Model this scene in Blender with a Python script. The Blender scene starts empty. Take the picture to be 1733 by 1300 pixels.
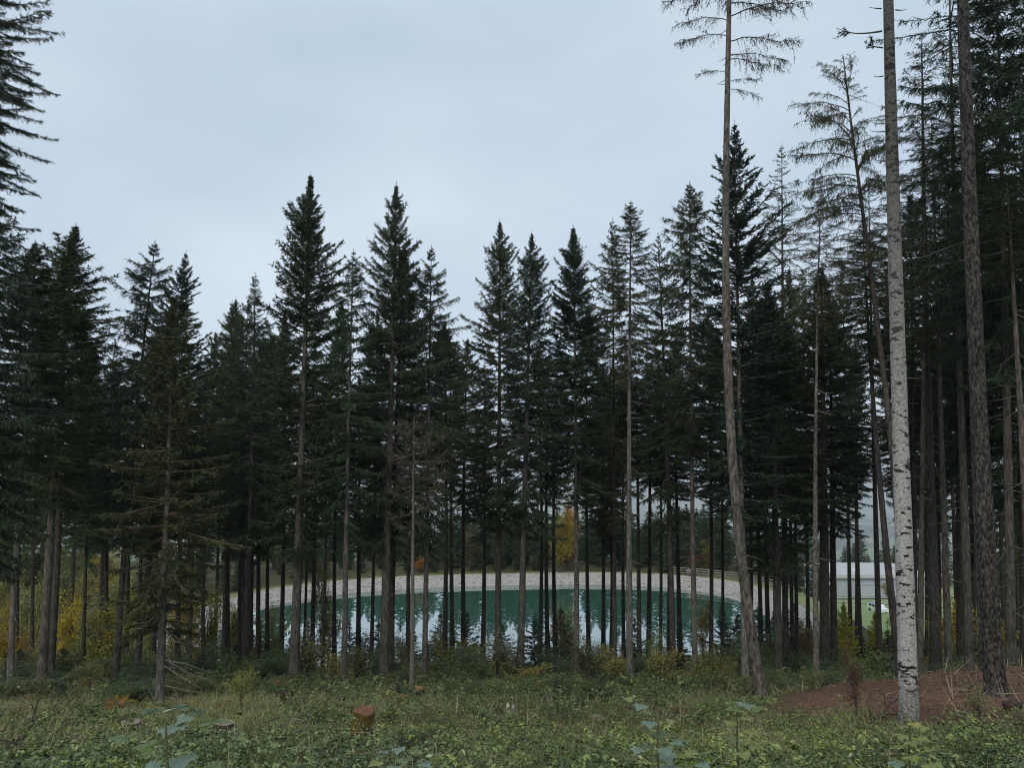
import bpy, bmesh, math, random
import numpy as np
from mathutils import Vector, Matrix

S = bpy.context.scene
COL = S.collection
R = math.radians
random.seed(7)

# ------------------------------------------------------------------ camera, sky, sun, exposure
PITCH, FPX, EYE = R(5.0), 1284.0, 20.0
cam_d = bpy.data.cameras.new('camera')
cam = bpy.data.objects.new('camera', cam_d)
COL.objects.link(cam)
cam.location = (0, 0, EYE)
cam.rotation_euler = (math.pi / 2 + PITCH, 0, 0)
cam_d.sensor_width = 36
cam_d.lens = 36 * FPX / 1733
cam_d.clip_end = 40000
S.camera = cam

SUN_EL, SUN_AZ = 40, 200          # compass degrees: light comes from behind the camera, a little to the left
w = bpy.data.worlds.new('World')
S.world = w
w.use_nodes = True
nt = w.node_tree
nt.nodes.clear()
out = nt.nodes.new('ShaderNodeOutputWorld')
bg = nt.nodes.new('ShaderNodeBackground')
sky = nt.nodes.new('ShaderNodeTexSky')
sky.sky_type = 'NISHITA'
sky.sun_disc = False
sky.sun_elevation = R(SUN_EL)
sky.sun_rotation = R(SUN_AZ)
sky.dust_density = 3
tc = nt.nodes.new('ShaderNodeTexCoord')
mp = nt.nodes.new('ShaderNodeMapping')
mp.inputs['Scale'].default_value = (1.2, 1.2, 2.6)
nz = nt.nodes.new('ShaderNodeTexNoise')
nz.inputs['Scale'].default_value = 1.7
nz.inputs['Detail'].default_value = 5
nz.inputs['Roughness'].default_value = 0.45
rp = nt.nodes.new('ShaderNodeValToRGB')
rp.color_ramp.elements[0].position = 0.34
rp.color_ramp.elements[0].color = (0.545, 0.672, 0.80, 1)
rp.color_ramp.elements[1].position = 0.68
rp.color_ramp.elements[1].color = (0.74, 0.84, 0.945, 1)
sc = nt.nodes.new('ShaderNodeMix'); sc.data_type = 'RGBA'; sc.blend_type = 'MULTIPLY'
sc.inputs['Factor'].default_value = 1
sc.inputs[7].default_value = (10, 10, 10, 1)
sc.clamp_result = False
mx = nt.nodes.new('ShaderNodeMix'); mx.data_type = 'RGBA'
mx.inputs['Factor'].default_value = 0.9
nt.links.new(tc.outputs['Generated'], mp.inputs['Vector'])
nt.links.new(mp.outputs[0], nz.inputs['Vector'])
nt.links.new(nz.outputs['Fac'], rp.inputs[0])
nt.links.new(rp.outputs[0], sc.inputs[6])
nt.links.new(sky.outputs[0], mx.inputs[6])
nt.links.new(sc.outputs[2], mx.inputs[7])
nt.links.new(mx.outputs[2], bg.inputs['Color'])
bg.inputs['Strength'].default_value = 0.1
nt.links.new(bg.outputs[0], out.inputs['Surface'])

sd = bpy.data.lights.new('sun', 'SUN')
sd.energy = 1.5
sd.angle = R(24)
sd.color = (1.0, 0.93, 0.83)
sun = bpy.data.objects.new('sun', sd)
COL.objects.link(sun)
_a = R(SUN_AZ)
_dir = Vector((math.sin(_a) * math.cos(R(SUN_EL)), math.cos(_a) * math.cos(R(SUN_EL)), math.sin(R(SUN_EL))))
sun.rotation_euler = _dir.to_track_quat('Z', 'Y').to_euler()

S.view_settings.view_transform = 'Standard'
S.view_settings.look = 'None'
S.view_settings.exposure = 0
S.view_settings.gamma = 1
S.view_settings.use_curve_mapping = False
S.render.filter_size = 1.1
S.cycles.pixel_filter_type = 'BLACKMAN_HARRIS'
S.cycles.filter_width = 1.1
S.cycles.max_bounces = 6
S.cycles.diffuse_bounces = 3
S.cycles.glossy_bounces = 3
S.cycles.transparent_max_bounces = 8
S.cycles.volume_bounces = 0

# ------------------------------------------------------------------ helpers
def np_noise(x, y, s, seed=0):
    r = np.random.RandomState(seed)
    v = 0
    for k in range(7):
        a = r.rand() * 6.283; f = s * (0.55 + 1.3 * r.rand()); p = r.rand() * 6.283
        v = v + np.sin((x * math.cos(a) + y * math.sin(a)) * f + p)
    return v / 4.0

def sstep(a, b, x):
    t = np.clip((x - a) / (b - a), 0, 1)
    return t * t * (3 - 2 * t)

Y_C = [-60, -20, 0, 3, 6, 12.5, 22, 30, 38, 50, 60, 66, 120, 126, 140, 200, 300, 600, 1500, 3000, 5000, 8000, 16000]
D_C = [-16, -4.5, 1.65, 2.3, 3.0, 4.85, 7.2, 9.35, 11.4, 14.6, 16.7, 17.8, 18.2, 18.4, 20, 32, 52, 100, 225, 390, 530, 610, 650]
Y_R = [-60, -20, 0, 3, 6, 12.5, 22, 30, 38, 50, 60, 70, 100, 130, 200, 260, 320, 450, 600, 1500, 3000, 8000, 16000]
D_R = [-16, -4.5, 1.65, 2.3, 3.0, 4.85, 7.2, 9.35, 11.4, 14.2, 16.4, 18.4, 23.5, 28.3, 40, 49, 57, 74, 102, 230, 390, 610, 650]
PX, PY, PA, PB = -1.0, 93.0, 32.0, 22.0

SHEAR = .12
def pond_e(x, y):
    v = (y - PY - SHEAR * (x - PX)) / PB; u = np.abs((x - PX) / PA)
    far = (u ** 2.6 + np.abs(v) ** 2.6) ** (1 / 2.6); near = (u ** 3 + np.abs(v) ** 3) ** (1 / 3.)
    return (np.where(v > 0, far, near) - 1) * 24

def pond_pt(a, e):
    """point of the shore curve in direction a, moved e metres outwards"""
    a = np.asarray(a, float); k = 1 + np.asarray(e, float) / 24.; c, s_ = np.cos(a), np.sin(a)
    ex = np.where(s_ > 0, 2 / 2.6, 2 / 3.)
    x = PX + k * PA * np.sign(c) * np.abs(c) ** ex
    return x, PY + k * PB * np.sign(s_) * np.abs(s_) ** ex + SHEAR * (x - PX)

def H(x, y):
    x = np.asarray(x, float); y = np.asarray(y, float)
    zc = EYE - np.interp(y, Y_C, D_C)
    zr = EYE - np.interp(y, Y_R, D_R)
    t = sstep(.31, .42, x / np.maximum(y, 1)) * sstep(40, 75, y)
    z = zc * (1 - t) + zr * t
    near = np.exp(-np.maximum(y - 10, 0) / 50.)
    z = z + near * (.10 * np_noise(x, y, .55, 3) + .05 * np_noise(x, y, 1.7, 4))
    z = z + 1.1 * np.exp(-(((x - 15) / 6.5) ** 2 + ((y - 22) / 5) ** 2))
    z = z + .10 * np_noise(x, y, 2.4, 6) * np.exp(-(((x - 14) / 6) ** 2 + ((y - 20) / 5) ** 2))
    z = z + 0.25 * np.exp(-(((x - 9.5) / 3) ** 2 + ((y - 16.5) / 2.2) ** 2))
    z = z + np.where(y > 150, 1, 0) * (np_noise(x, y, .004, 9) * np.clip((y - 300) / 300., 0, 12))
    e = pond_e(x, y)
    zb = np.where(e < 0, np.maximum(e * .4, -4), np.where(e < 3, .37 * e, 1.11))
    k = sstep(5.5, 9, e)
    return zb * (1 - k) + z * k

def Hs(x, y): return float(H(x, y))

CP, SP = math.cos(PITCH), math.sin(PITCH)
def at(px, py, d):
    u = (px - 866.5) / FPX; v = (650 - py) / FPX
    fy = CP - v * SP; fz = SP + v * CP
    k = d / fy
    return Vector((u * k, d, EYE + fz * k))

def base_at(px, d):
    x = (px - 866.5) / FPX * d
    for _ in range(5):
        z = Hs(x, d)
        x = (px - 866.5) / FPX * (d * CP + (z - EYE) * SP)
    return Vector((x, d, Hs(x, d)))

def ground_px(px, py):
    prev = None
    for d in np.arange(3.0, 140, .25):
        p = at(px, py, d)
        if p.z <= Hs(p.x, p.y): return Vector((p.x, p.y, Hs(p.x, p.y)))
    return base_at(px, 60)

class Geo:
    def __init__(s): s.V = []; s.T = []; s.M = []; s.A = []; s.n = 0
    def add(s, V, T, mi=0, tone=0.5):
        V = np.asarray(V, float).reshape(-1, 3); T = np.asarray(T, int).reshape(-1, 3)
        s.V.append(V); s.T.append(T + s.n); s.n += len(V)
        s.M.append(np.broadcast_to(np.asarray(mi), (len(T),))); s.A.append(np.broadcast_to(np.asarray(tone, float), (len(T),)))
        return s
    def arrays(s): return np.concatenate(s.V), np.concatenate(s.T), np.concatenate(s.M), np.concatenate(s.A)

def mesh(name, geo, mats, smooth=False):
    V, T, M, A = geo.arrays()
    me = bpy.data.meshes.new(name)
    me.vertices.add(len(V)); me.vertices.foreach_set('co', V.astype(np.float32).ravel())
    me.loops.add(len(T) * 3); me.loops.foreach_set('vertex_index', T.astype(np.int32).ravel())
    me.polygons.add(len(T))
    me.polygons.foreach_set('loop_start', np.arange(0, len(T) * 3, 3, dtype=np.int32))
    me.polygons.foreach_set('material_index', M.astype(np.int32))
    me.polygons.foreach_set('use_smooth', np.full(len(T), smooth))
    at_ = me.attributes.new('tone', 'FLOAT', 'FACE')
    at_.data.foreach_set('value', A.astype(np.float32))
    for m in mats: me.materials.append(m)
    me.update(calc_edges=True)
    return me

def link(name, me, parent=None, loc=None, color=None, **props):
    o = bpy.data.objects.new(name, me)
    COL.objects.link(o)
    if parent is not None: o.parent = parent
    if loc is not None: o.location = loc
    if color is not None: o.color = (*color, 1)
    for k, v in props.items(): o[k] = v
    return o

def thing(name, loc, label, cat, group=None, rz=0):
    o = bpy.data.objects.new(name, None)
    COL.objects.link(o)
    o.empty_display_size = .3
    o.location = loc; o.rotation_euler = (0, 0, rz)
    o['label'] = label; o['category'] = cat
    if group: o['group'] = group
    return o

def tag(o, label, cat, group=None):
    o['label'] = label; o['category'] = cat
    if group: o['group'] = group
    return o

def tube(P, rad, n=8, cap=True, jitter=0, rs=None):
    P = np.asarray(P, float); rad = np.broadcast_to(np.asarray(rad, float), (len(P),))
    tg = np.gradient(P, axis=0); tg /= np.linalg.norm(tg, axis=1, keepdims=True) + 1e-9
    ref = np.array([1., 0, 0]) if abs(tg[:, 0]).mean() < .75 else np.array([0, 1., 0])
    a = np.cross(tg, ref); a /= np.linalg.norm(a, axis=1, keepdims=True) + 1e-9
    b = np.cross(tg, a)
    th = np.linspace(0, 2 * np.pi, n, endpoint=False)
    rr = rad[:, None] * np.ones((1, n))
    if jitter: rr = rr * (1 + jitter * (rs.rand(len(P), n) - .5))
    V = P[:, None, :] + rr[..., None] * (a[:, None, :] * np.cos(th)[None, :, None] + b[:, None, :] * np.sin(th)[None, :, None])
    m = len(P)
    i = np.arange(m - 1)[:, None] * n; j = np.arange(n)[None, :]; j2 = (j + 1) % n
    q = np.stack([i + j, i + j2, i + n + j2, i + n + j], -1).reshape(-1, 4)
    T = np.concatenate([q[:, [0, 1, 2]], q[:, [0, 2, 3]]])
    V = V.reshape(-1, 3)
    if cap:
        c = len(V); V = np.concatenate([V, P[-1:]])
        k = (m - 1) * n
        T = np.concatenate([T, np.stack([k + np.arange(n), k + (np.arange(n) + 1) % n, np.full(n, c)], -1)])
    return V, T

def slivers(p, d, l, wd, rs):
    """one thin triangle per needle spray / blade"""
    d = d / (np.linalg.norm(d, axis=1, keepdims=True) + 1e-9)
    r = rs.randn(len(p), 3)
    c = np.cross(d, r); c /= np.linalg.norm(c, axis=1, keepdims=True) + 1e-9
    c = c * (np.broadcast_to(np.asarray(wd), (len(p),))[:, None] * .5)
    tip = p + d * np.broadcast_to(np.asarray(l), (len(p),))[:, None]
    V = np.stack([p - c, p + c, tip], 1).reshape(-1, 3)
    return V, np.arange(len(p) * 3).reshape(-1, 3)

# ------------------------------------------------------------------ materials
def new_mat(name):
    m = bpy.data.materials.new(name); m.use_nodes = True
    t = m.node_tree; b = t.nodes['Principled BSDF']
    return m, t, b

def N(t, ty, **kw):
    n = t.nodes.new(ty)
    for k, v in kw.items():
        if k in n.inputs: n.inputs[k].default_value = v
        else: setattr(n, k, v)
    return n

def ramp(t, fac, stops):
    r = t.nodes.new('ShaderNodeValToRGB')
    e = r.color_ramp.elements
    while len(e) < len(stops): e.new(.5)
    for el, (p, c) in zip(e, stops): el.position = p; el.color = (*c, 1)
    t.links.new(fac, r.inputs[0])
    return r.outputs[0]

def mixc(t, a, b, fac=1.0, mode='MULTIPLY'):
    m = t.nodes.new('ShaderNodeMix'); m.data_type = 'RGBA'; m.blend_type = mode
    for s, i in ((a, 6), (b, 7)):
        if hasattr(s, 'links'): t.links.new(s, m.inputs[i])
        else: m.inputs[i].default_value = (*s, 1)
    if hasattr(fac, 'links'): t.links.new(fac, m.inputs['Factor'])
    else: m.inputs['Factor'].default_value = fac
    return m.outputs[2]

def bump(t, b, h, strength=.5, dist=.02):
    bp = N(t, 'ShaderNodeBump', Strength=strength, Distance=dist)
    t.links.new(h, bp.inputs['Height']); t.links.new(bp.outputs[0], b.inputs['Normal'])

def leaf_mat(name, lo, hi, transl=.25, rough=.55, spec=.3):
    m, t, b = new_mat(name)
    a = N(t, 'ShaderNodeAttribute', attribute_name='tone')
    c = ramp(t, a.outputs['Fac'], [(0, lo), (1, hi)])
    oi = N(t, 'ShaderNodeObjectInfo')
    c = mixc(t, c, oi.outputs['Color'])
    t.links.new(c, b.inputs['Base Color'])
    b.inputs['Roughness'].default_value = rough
    b.inputs['Specular IOR Level'].default_value = spec
    if transl:
        tr = N(t, 'ShaderNodeBsdfTranslucent')
        t.links.new(c, tr.inputs['Color'])
        ms = N(t, 'ShaderNodeMixShader', Fac=transl)
        t.links.new(b.outputs[0], ms.inputs[1]); t.links.new(tr.outputs[0], ms.inputs[2])
        t.links.new(ms.outputs[0], t.nodes['Material Output'].inputs['Surface'])
    return m

def bark_mat(name, stops, scale=(14, 14, 3), bs=.6, bd=.03):
    m, t, b = new_mat(name)
    tcx = N(t, 'ShaderNodeTexCoord')
    mpp = N(t, 'ShaderNodeMapping'); mpp.inputs['Scale'].default_value = scale
    t.links.new(tcx.outputs['Object'], mpp.inputs['Vector'])
    n1 = N(t, 'ShaderNodeTexNoise', Scale=1.0, Detail=6, Roughness=.65)
    t.links.new(mpp.outputs[0], n1.inputs['Vector'])
    n2 = N(t, 'ShaderNodeTexNoise', Scale=.8, Detail=3)
    t.links.new(tcx.outputs['Object'], n2.inputs['Vector'])
    c = ramp(t, n1.outputs['Fac'], stops)
    c2 = ramp(t, n2.outputs['Fac'], [(.3, (.65, .66, .64)), (.7, (1.15, 1.15, 1.15))])
    oi = N(t, 'ShaderNodeObjectInfo')
    c = mixc(t, mixc(t, c, c2), oi.outputs['Color'])
    t.links.new(c, b.inputs['Base Color'])
    b.inputs['Roughness'].default_value = .9
    b.inputs['Specular IOR Level'].default_value = .15
    bump(t, b, n1.outputs['Fac'], bs, bd)
    return m

M_NEEDLE = leaf_mat('spruce_needles', (.015, .030, .016), (.058, .084, .034), .12)
M_FIR = leaf_mat('fir_needles', (.013, .034, .022), (.038, .070, .038), .10)
M_LARCH = leaf_mat('larch_needles', (.055, .062, .040), (.115, .125, .060), .2)
M_LEAF = leaf_mat('leaves', (.55, .55, .55), (1.25, 1.25, 1.1), .30)
M_GRASS = leaf_mat('grass', (.085, .125, .040), (.38, .375, .175), .25, .6, .2)
M_BRAMBLE = leaf_mat('bramble_leaves', (.018, .038, .014), (.25, .325, .115), .16, .34, .6)
M_BIGLEAF = leaf_mat('maple_leaf', (.8, .8, .8), (1.3, 1.3, 1.2), .22, .34, .8)
M_TWIG = bark_mat('twig_bark', [(.3, (.055, .047, .040)), (.7, (.115, .10, .088))], (20, 20, 20), .2)
M_DEADTWIG = bark_mat('dead_twig_bark', [(.3, (.13, .115, .10)), (.7, (.25, .225, .20))], (20, 20, 20), .2)
M_BARK = bark_mat('spruce_bark', [(.32, (.044, .040, .035)), (.5, (.108, .099, .088)), (.68, (.195, .184, .168))])
M_LARCHBARK = bark_mat('larch_bark', [(.34, (.040, .035, .030)), (.5, (.115, .103, .090)), (.68, (.215, .197, .176))], (12, 12, 5), 1, .04)
M_PINEBARK = bark_mat('rough_bark', [(.38, (.018, .015, .014)), (.5, (.066, .056, .050)), (.64, (.155, .137, .124))], (17, 17, 8), 1, .06)

def birch_mat():
    m, t, b = new_mat('white_bark')
    tcx = N(t, 'ShaderNodeTexCoord')
    mpp = N(t, 'ShaderNodeMapping'); mpp.inputs['Scale'].default_value = (5.2, 5.2, 11)
    t.links.new(tcx.outputs['Object'], mpp.inputs['Vector'])
    n1 = N(t, 'ShaderNodeTexNoise', Scale=1.0, Detail=4, Roughness=.6)
    t.links.new(mpp.outputs[0], n1.inputs['Vector'])
    n3 = N(t, 'ShaderNodeTexNoise', Scale=26, Detail=5, Roughness=.7)
    t.links.new(tcx.outputs['Object'], n3.inputs['Vector'])
    mp2 = N(t, 'ShaderNodeMapping'); mp2.inputs['Scale'].default_value = (14, 14, 42)
    t.links.new(tcx.outputs['Object'], mp2.inputs['Vector'])
    n4 = N(t, 'ShaderNodeTexNoise', Scale=1, Detail=3, Roughness=.6)
    t.links.new(mp2.outputs[0], n4.inputs['Vector'])
    base = ramp(t, n3.outputs['Fac'], [(.3, (.15, .145, .135)), (.5, (.38, .37, .355)), (.72, (.60, .59, .575))])
    # bark greys and darkens towards the top of the stem
    sx = N(t, 'ShaderNodeSeparateXYZ'); t.links.new(tcx.outputs['Object'], sx.inputs[0])
    mr = N(t, 'ShaderNodeMapRange'); t.links.new(sx.outputs['Z'], mr.inputs[0])
    mr.inputs[1].default_value = 4.5; mr.inputs[2].default_value = 11.5
    up = ramp(t, n3.outputs['Fac'], [(.3, (.035, .033, .029)), (.5, (.088, .083, .074)), (.72, (.18, .172, .158))])
    base = mixc(t, base, up, mr.outputs[0], 'MIX')
    nlow = N(t, 'ShaderNodeTexNoise', Scale=1.3, Detail=2); t.links.new(tcx.outputs['Object'], nlow.inputs['Vector'])
    mm = N(t, 'ShaderNodeMath', operation='MULTIPLY_ADD'); t.links.new(nlow.outputs['Fac'], mm.inputs[0]); mm.inputs[1].default_value = .34; t.links.new(n1.outputs['Fac'], mm.inputs[2])
    ms_ = N(t, 'ShaderNodeMath', operation='SUBTRACT'); t.links.new(mm.outputs[0], ms_.inputs[0]); ms_.inputs[1].default_value = .17
    marks = ramp(t, ms_.outputs[0], [(.405, (.045, .04, .04)), (.435, (1, 1, 1))])
    marks2 = ramp(t, n4.outputs['Fac'], [(.31, (.12, .115, .11)), (.40, (1, 1, 1))])
    mf = N(t, 'ShaderNodeMapRange'); t.links.new(sx.outputs['Z'], mf.inputs[0]); mf.inputs[1].default_value = 3.5; mf.inputs[2].default_value = 9.0; mf.inputs[3].default_value = 1.0; mf.inputs[4].default_value = .75
    c = mixc(t, mixc(t, base, marks, mf.outputs[0]), marks2)
    # rough dark foot
    mr2 = N(t, 'ShaderNodeMapRange'); t.links.new(sx.outputs['Z'], mr2.inputs[0])
    mr2.inputs[1].default_value = 1.2; mr2.inputs[2].default_value = .2
    foot = ramp(t, n3.outputs['Fac'], [(.38, (.05, .045, .043)), (.62, (.26, .25, .24))])
    c = mixc(t, c, foot, mr2.outputs[0], 'MIX')
    t.links.new(c, b.inputs['Base Color'])
    b.inputs['Roughness'].default_value = .8
    b.inputs['Specular IOR Level'].default_value = .25
    bump(t, b, n3.outputs['Fac'], .5, .015)
    return m
M_BIRCH = birch_mat()

def simple_mat(name, stops, scale=6, rough=.9, bs=.3, bd=.02, spec=.2, detail=5, coord='Object'):
    m, t, b = new_mat(name)
    tcx = N(t, 'ShaderNodeTexCoord')
    n1 = N(t, 'ShaderNodeTexNoise', Scale=scale, Detail=detail, Roughness=.65)
    t.links.new(tcx.outputs[coord], n1.inputs['Vector'])
    t.links.new(ramp(t, n1.outputs['Fac'], stops), b.inputs['Base Color'])
    b.inputs['Roughness'].default_value = rough
    b.inputs['Specular IOR Level'].default_value = spec
    if bs: bump(t, b, n1.outputs['Fac'], bs, bd)
    return m

# ------------------------------------------------------------------ ground sheet
def axis_lines(lo, fine, step, hi, g):
    a = list(np.arange(-fine if lo < 0 else lo, fine + .01, step))
    return a
ys = list(np.arange(-60, 0, 3.)) + list(np.arange(0, 45, .6)) + list(np.arange(45, 130, 1.1))
s_ = 1.3
while ys[-1] < 16000: ys.append(ys[-1] + s_); s_ *= 1.045
xs = [0.]
s_ = .6
while xs[-1] < 14000:
    xs.append(xs[-1] + s_)
    if xs[-1] > 22 : s_ = max(1.1, s_)
    if xs[-1] > 60: s_ *= 1.05
xs = sorted([-v for v in xs[1:]] + xs)
XX, YY = np.meshgrid(np.array(xs), np.array(ys))
ZZ = H(XX, YY)
nx, ny = len(xs), len(ys)
V = np.stack([XX, YY, ZZ], -1).reshape(-1, 3)
i = np.arange(ny - 1)[:, None] * nx; j = np.arange(nx - 1)[None, :]
q = np.stack([i + j, i + j + 1, i + nx + j + 1, i + nx + j], -1).reshape(-1, 4)
T = np.concatenate([q[:, [0, 1, 2]], q[:, [0, 2, 3]]])

def soil_mask(x, y):
    n = .25 * np_noise(x, y, 1.1, 21)
    return sstep(.55, .9, np.exp(-(((x - 13.2) / 6.6) ** 2 + ((y - 18.9) / 6.4) ** 2)) * 2.0 + n * .5)

def region_colors(x, y):
    e = pond_e(x, y)
    n1 = np_noise(x, y, .35, 31)[..., None]; n2 = np_noise(x, y, .9, 32)[..., None]
    clear = np.array([.075, .072, .040]) + n1 * np.array([.020, .008, .008]) + n2 * np.array([.012, .006, .004])
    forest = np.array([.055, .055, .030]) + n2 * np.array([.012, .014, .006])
    meadow = np.array([.14, .185, .085]) + n1 * .01
    vn = np_noise(x, y, .006, 40)[..., None]; vn2 = np_noise(x, y, .017, 41)[..., None]
    valley = np.where(vn > .25, np.array([.03, .05, .03]), np.where(vn2 > .1, np.array([.16, .17, .10]), np.array([.08, .15, .07])))
    c = clear
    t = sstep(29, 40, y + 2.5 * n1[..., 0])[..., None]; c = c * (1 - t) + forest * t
    t = (sstep(85, 100, y) * sstep(.3, .42, x / np.maximum(y, 1)))[..., None]; c = c * (1 - t) + meadow * t
    t = sstep(380, 460, y)[..., None]; c = c * (1 - t) + valley * t
    soil = np.array([.118, .072, .051]) + n2 * np.array([.03, .018, .013]) + n1 * np.array([.02, .012, .008])
    t = soil_mask(x, y)[..., None]; c = c * (1 - t) + soil * t
    t = ((e > 2.9) & (e < 5.0) & (y < 128))[..., None] * 0.8; c = c * (1 - t) + np.array([.16, .18, .08]) * t
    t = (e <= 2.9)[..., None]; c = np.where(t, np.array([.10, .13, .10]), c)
    return np.clip(c, .005, 1)

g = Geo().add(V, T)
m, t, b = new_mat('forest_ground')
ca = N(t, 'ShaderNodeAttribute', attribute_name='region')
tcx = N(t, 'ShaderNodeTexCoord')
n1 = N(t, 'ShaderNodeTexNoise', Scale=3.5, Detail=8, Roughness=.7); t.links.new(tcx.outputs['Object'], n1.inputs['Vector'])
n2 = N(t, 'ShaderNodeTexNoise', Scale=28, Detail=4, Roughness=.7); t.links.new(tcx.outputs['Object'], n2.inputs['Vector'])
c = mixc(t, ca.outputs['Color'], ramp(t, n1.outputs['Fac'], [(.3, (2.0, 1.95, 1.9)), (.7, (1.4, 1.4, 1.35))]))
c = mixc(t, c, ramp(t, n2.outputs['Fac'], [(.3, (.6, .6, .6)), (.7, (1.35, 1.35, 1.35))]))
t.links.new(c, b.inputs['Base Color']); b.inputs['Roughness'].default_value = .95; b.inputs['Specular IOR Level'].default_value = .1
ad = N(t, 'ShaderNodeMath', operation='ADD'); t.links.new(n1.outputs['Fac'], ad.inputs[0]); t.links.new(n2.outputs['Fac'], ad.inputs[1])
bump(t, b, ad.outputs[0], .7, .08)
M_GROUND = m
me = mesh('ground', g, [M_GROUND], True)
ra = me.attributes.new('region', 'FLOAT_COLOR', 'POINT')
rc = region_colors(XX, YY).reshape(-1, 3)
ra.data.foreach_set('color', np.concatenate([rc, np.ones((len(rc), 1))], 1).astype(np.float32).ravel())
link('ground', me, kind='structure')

# ------------------------------------------------------------------ pond: water, stone bank, loose stones
m, t, b = new_mat('pond_water')
b.inputs['Base Color'].default_value = (.008, .105, .062, 1)
b.inputs['Roughness'].default_value = .9
gl = N(t, 'ShaderNodeBsdfGlossy', Roughness=.012); gl.inputs['Color'].default_value = (.97, .98, 1, 1)
tcx = N(t, 'ShaderNodeTexCoord')
mpp = N(t, 'ShaderNodeMapping'); mpp.inputs['Scale'].default_value = (.5, 1.2, 1); t.links.new(tcx.outputs['Object'], mpp.inputs['Vector'])
n1 = N(t, 'ShaderNodeTexNoise', Scale=1.6, Detail=3); t.links.new(mpp.outputs[0], n1.inputs['Vector'])
bp = N(t, 'ShaderNodeBump', Strength=.04, Distance=.02); t.links.new(n1.outputs['Fac'], bp.inputs['Height'])
t.links.new(bp.outputs[0], gl.inputs['Normal'])
fr = N(t, 'ShaderNodeFresnel', IOR=2.4); t.links.new(bp.outputs[0], fr.inputs['Normal'])
fm = N(t, 'ShaderNodeMapRange'); t.links.new(fr.outputs[0], fm.inputs[0]); fm.inputs[1].default_value = 0; fm.inputs[2].default_value = .6
fm.inputs[3].default_value = .1; fm.inputs[4].default_value = .85
ms = N(t, 'ShaderNodeMixShader'); t.links.new(fm.outputs[0], ms.inputs[0]); t.links.new(b.outputs[0], ms.inputs[1]); t.links.new(gl.outputs[0], ms.inputs[2])
t.links.new(ms.outputs[0], t.nodes['Material Output'].inputs['Surface'])
M_WATER = m
th = np.linspace(0, 2 * np.pi, 96, endpoint=False)
def pond_ring(e): return np.stack(pond_pt(th, e), -1)
r0 = pond_ring(.5)
V = np.concatenate([np.c_[r0, np.zeros(96)], [[PX, PY, 0]]])
T = np.stack([np.arange(96), (np.arange(96) + 1) % 96, np.full(96, 96)], -1)
link('pond_water', mesh('pond_water', Geo().add(V, T), [M_WATER]), kind='structure')

M_STONE = simple_mat('bank_stone', [(.3, (.20, .188, .172)), (.5, (.34, .322, .30)), (.7, (.50, .478, .452))], 3.6, .95, .6, .08, coord='Object', detail=9)
rings = [-1.2, 0, .6, 1.2, 1.8, 2.4, 3.0]
g = Geo(); VV = []
rs = np.random.RandomState(5)
for e in rings:
    p = pond_ring(e); VV.append(np.c_[p, H(p[:, 0], p[:, 1]) + .10 + (.08 * rs.rand(96) if e > 0 else 0)])
V = np.concatenate(VV); n = 96
i = np.arange(len(rings) - 1)[:, None] * n; j = np.arange(n)[None, :]; j2 = (j + 1) % n
q = np.stack([i + j, i + j2, i + n + j2, i + n + j], -1).reshape(-1, 4)
T = np.concatenate([q[:, [0, 1, 2]], q[:, [0, 2, 3]]])
link('stone_bank', mesh('stone_bank', g.add(V, T), [M_STONE], True), kind='structure')

ICO_V = np.array([[0, 0, 1], [.894, 0, .447], [.276, .851, .447], [-.724, .526, .447], [-.724, -.526, .447], [.276, -.851, .447],
                  [.724, .526, -.447], [-.276, .851, -.447], [-.894, 0, -.447], [-.276, -.851, -.447], [.724, -.526, -.447], [0, 0, -1]])
ICO_T = np.array([[0, 1, 2], [0, 2, 3], [0, 3, 4], [0, 4, 5], [0, 5, 1], [1, 6, 2], [2, 7, 3], [3, 8, 4], [4, 9, 5], [5, 10, 1],
                  [6, 7, 2], [7, 8, 3], [8, 9, 4], [9, 10, 5], [10, 6, 1], [6, 11, 7], [7, 11, 8], [8, 11, 9], [9, 11, 10], [10, 11, 6]])
g = Geo()
cnt = 4200
a = rs.rand(cnt) * 2 * np.pi; e = rs.rand(cnt) * 2.9 + .1; k = 1 + e / 24.
px_, py_ = pond_pt(a, e)
sz = .07 + .16 * rs.rand(cnt) ** 2
P = np.c_[px_, py_, H(px_, py_) + .12]
Vs = ICO_V[None] * (sz[:, None, None] * (.7 + .6 * rs.rand(cnt, 12, 1))) * np.array([1.2, 1, .6]) + P[:, None]
Ts = ICO_T[None] + (np.arange(cnt) * 12)[:, None, None]
link('bank_stones', mesh('bank_stones', g.add(Vs, Ts), [M_STONE]), kind='stuff')

# gravel paths by the far meadow
M_PATH = simple_mat('gravel_path', [(.3, (.24, .22, .20)), (.7, (.40, .38, .35))], 1.2, .95, .3)
def strip(name, pts, wd, lift):
    pts = np.array(pts, float)
    t_ = np.linspace(0, len(pts) - 1, 60)
    P = np.c_[np.interp(t_, range(len(pts)), pts[:, 0]), np.interp(t_, range(len(pts)), pts[:, 1])]
    tg = np.gradient(P, axis=0); tg /= np.linalg.norm(tg, axis=1, keepdims=True); nn = np.c_[-tg[:, 1], tg[:, 0]]
    rows = []
    for f in (-.5, -.17, .17, .5):
        q_ = P + nn * wd * f; rows.append(np.c_[q_, H(q_[:, 0], q_[:, 1]) + lift])
    V = np.stack(rows, 1).reshape(-1, 3)
    i = np.arange(59)[:, None] * 4; j = np.arange(3)[None, :]
    q = np.stack([i + j, i + j + 1, i + 5 + j, i + 4 + j], -1).reshape(-1, 4)
    return link(name, mesh(name, Geo().add(V, np.concatenate([q[:, [0, 1, 2]], q[:, [0, 2, 3]]])), [M_PATH], True), kind='structure')
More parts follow.
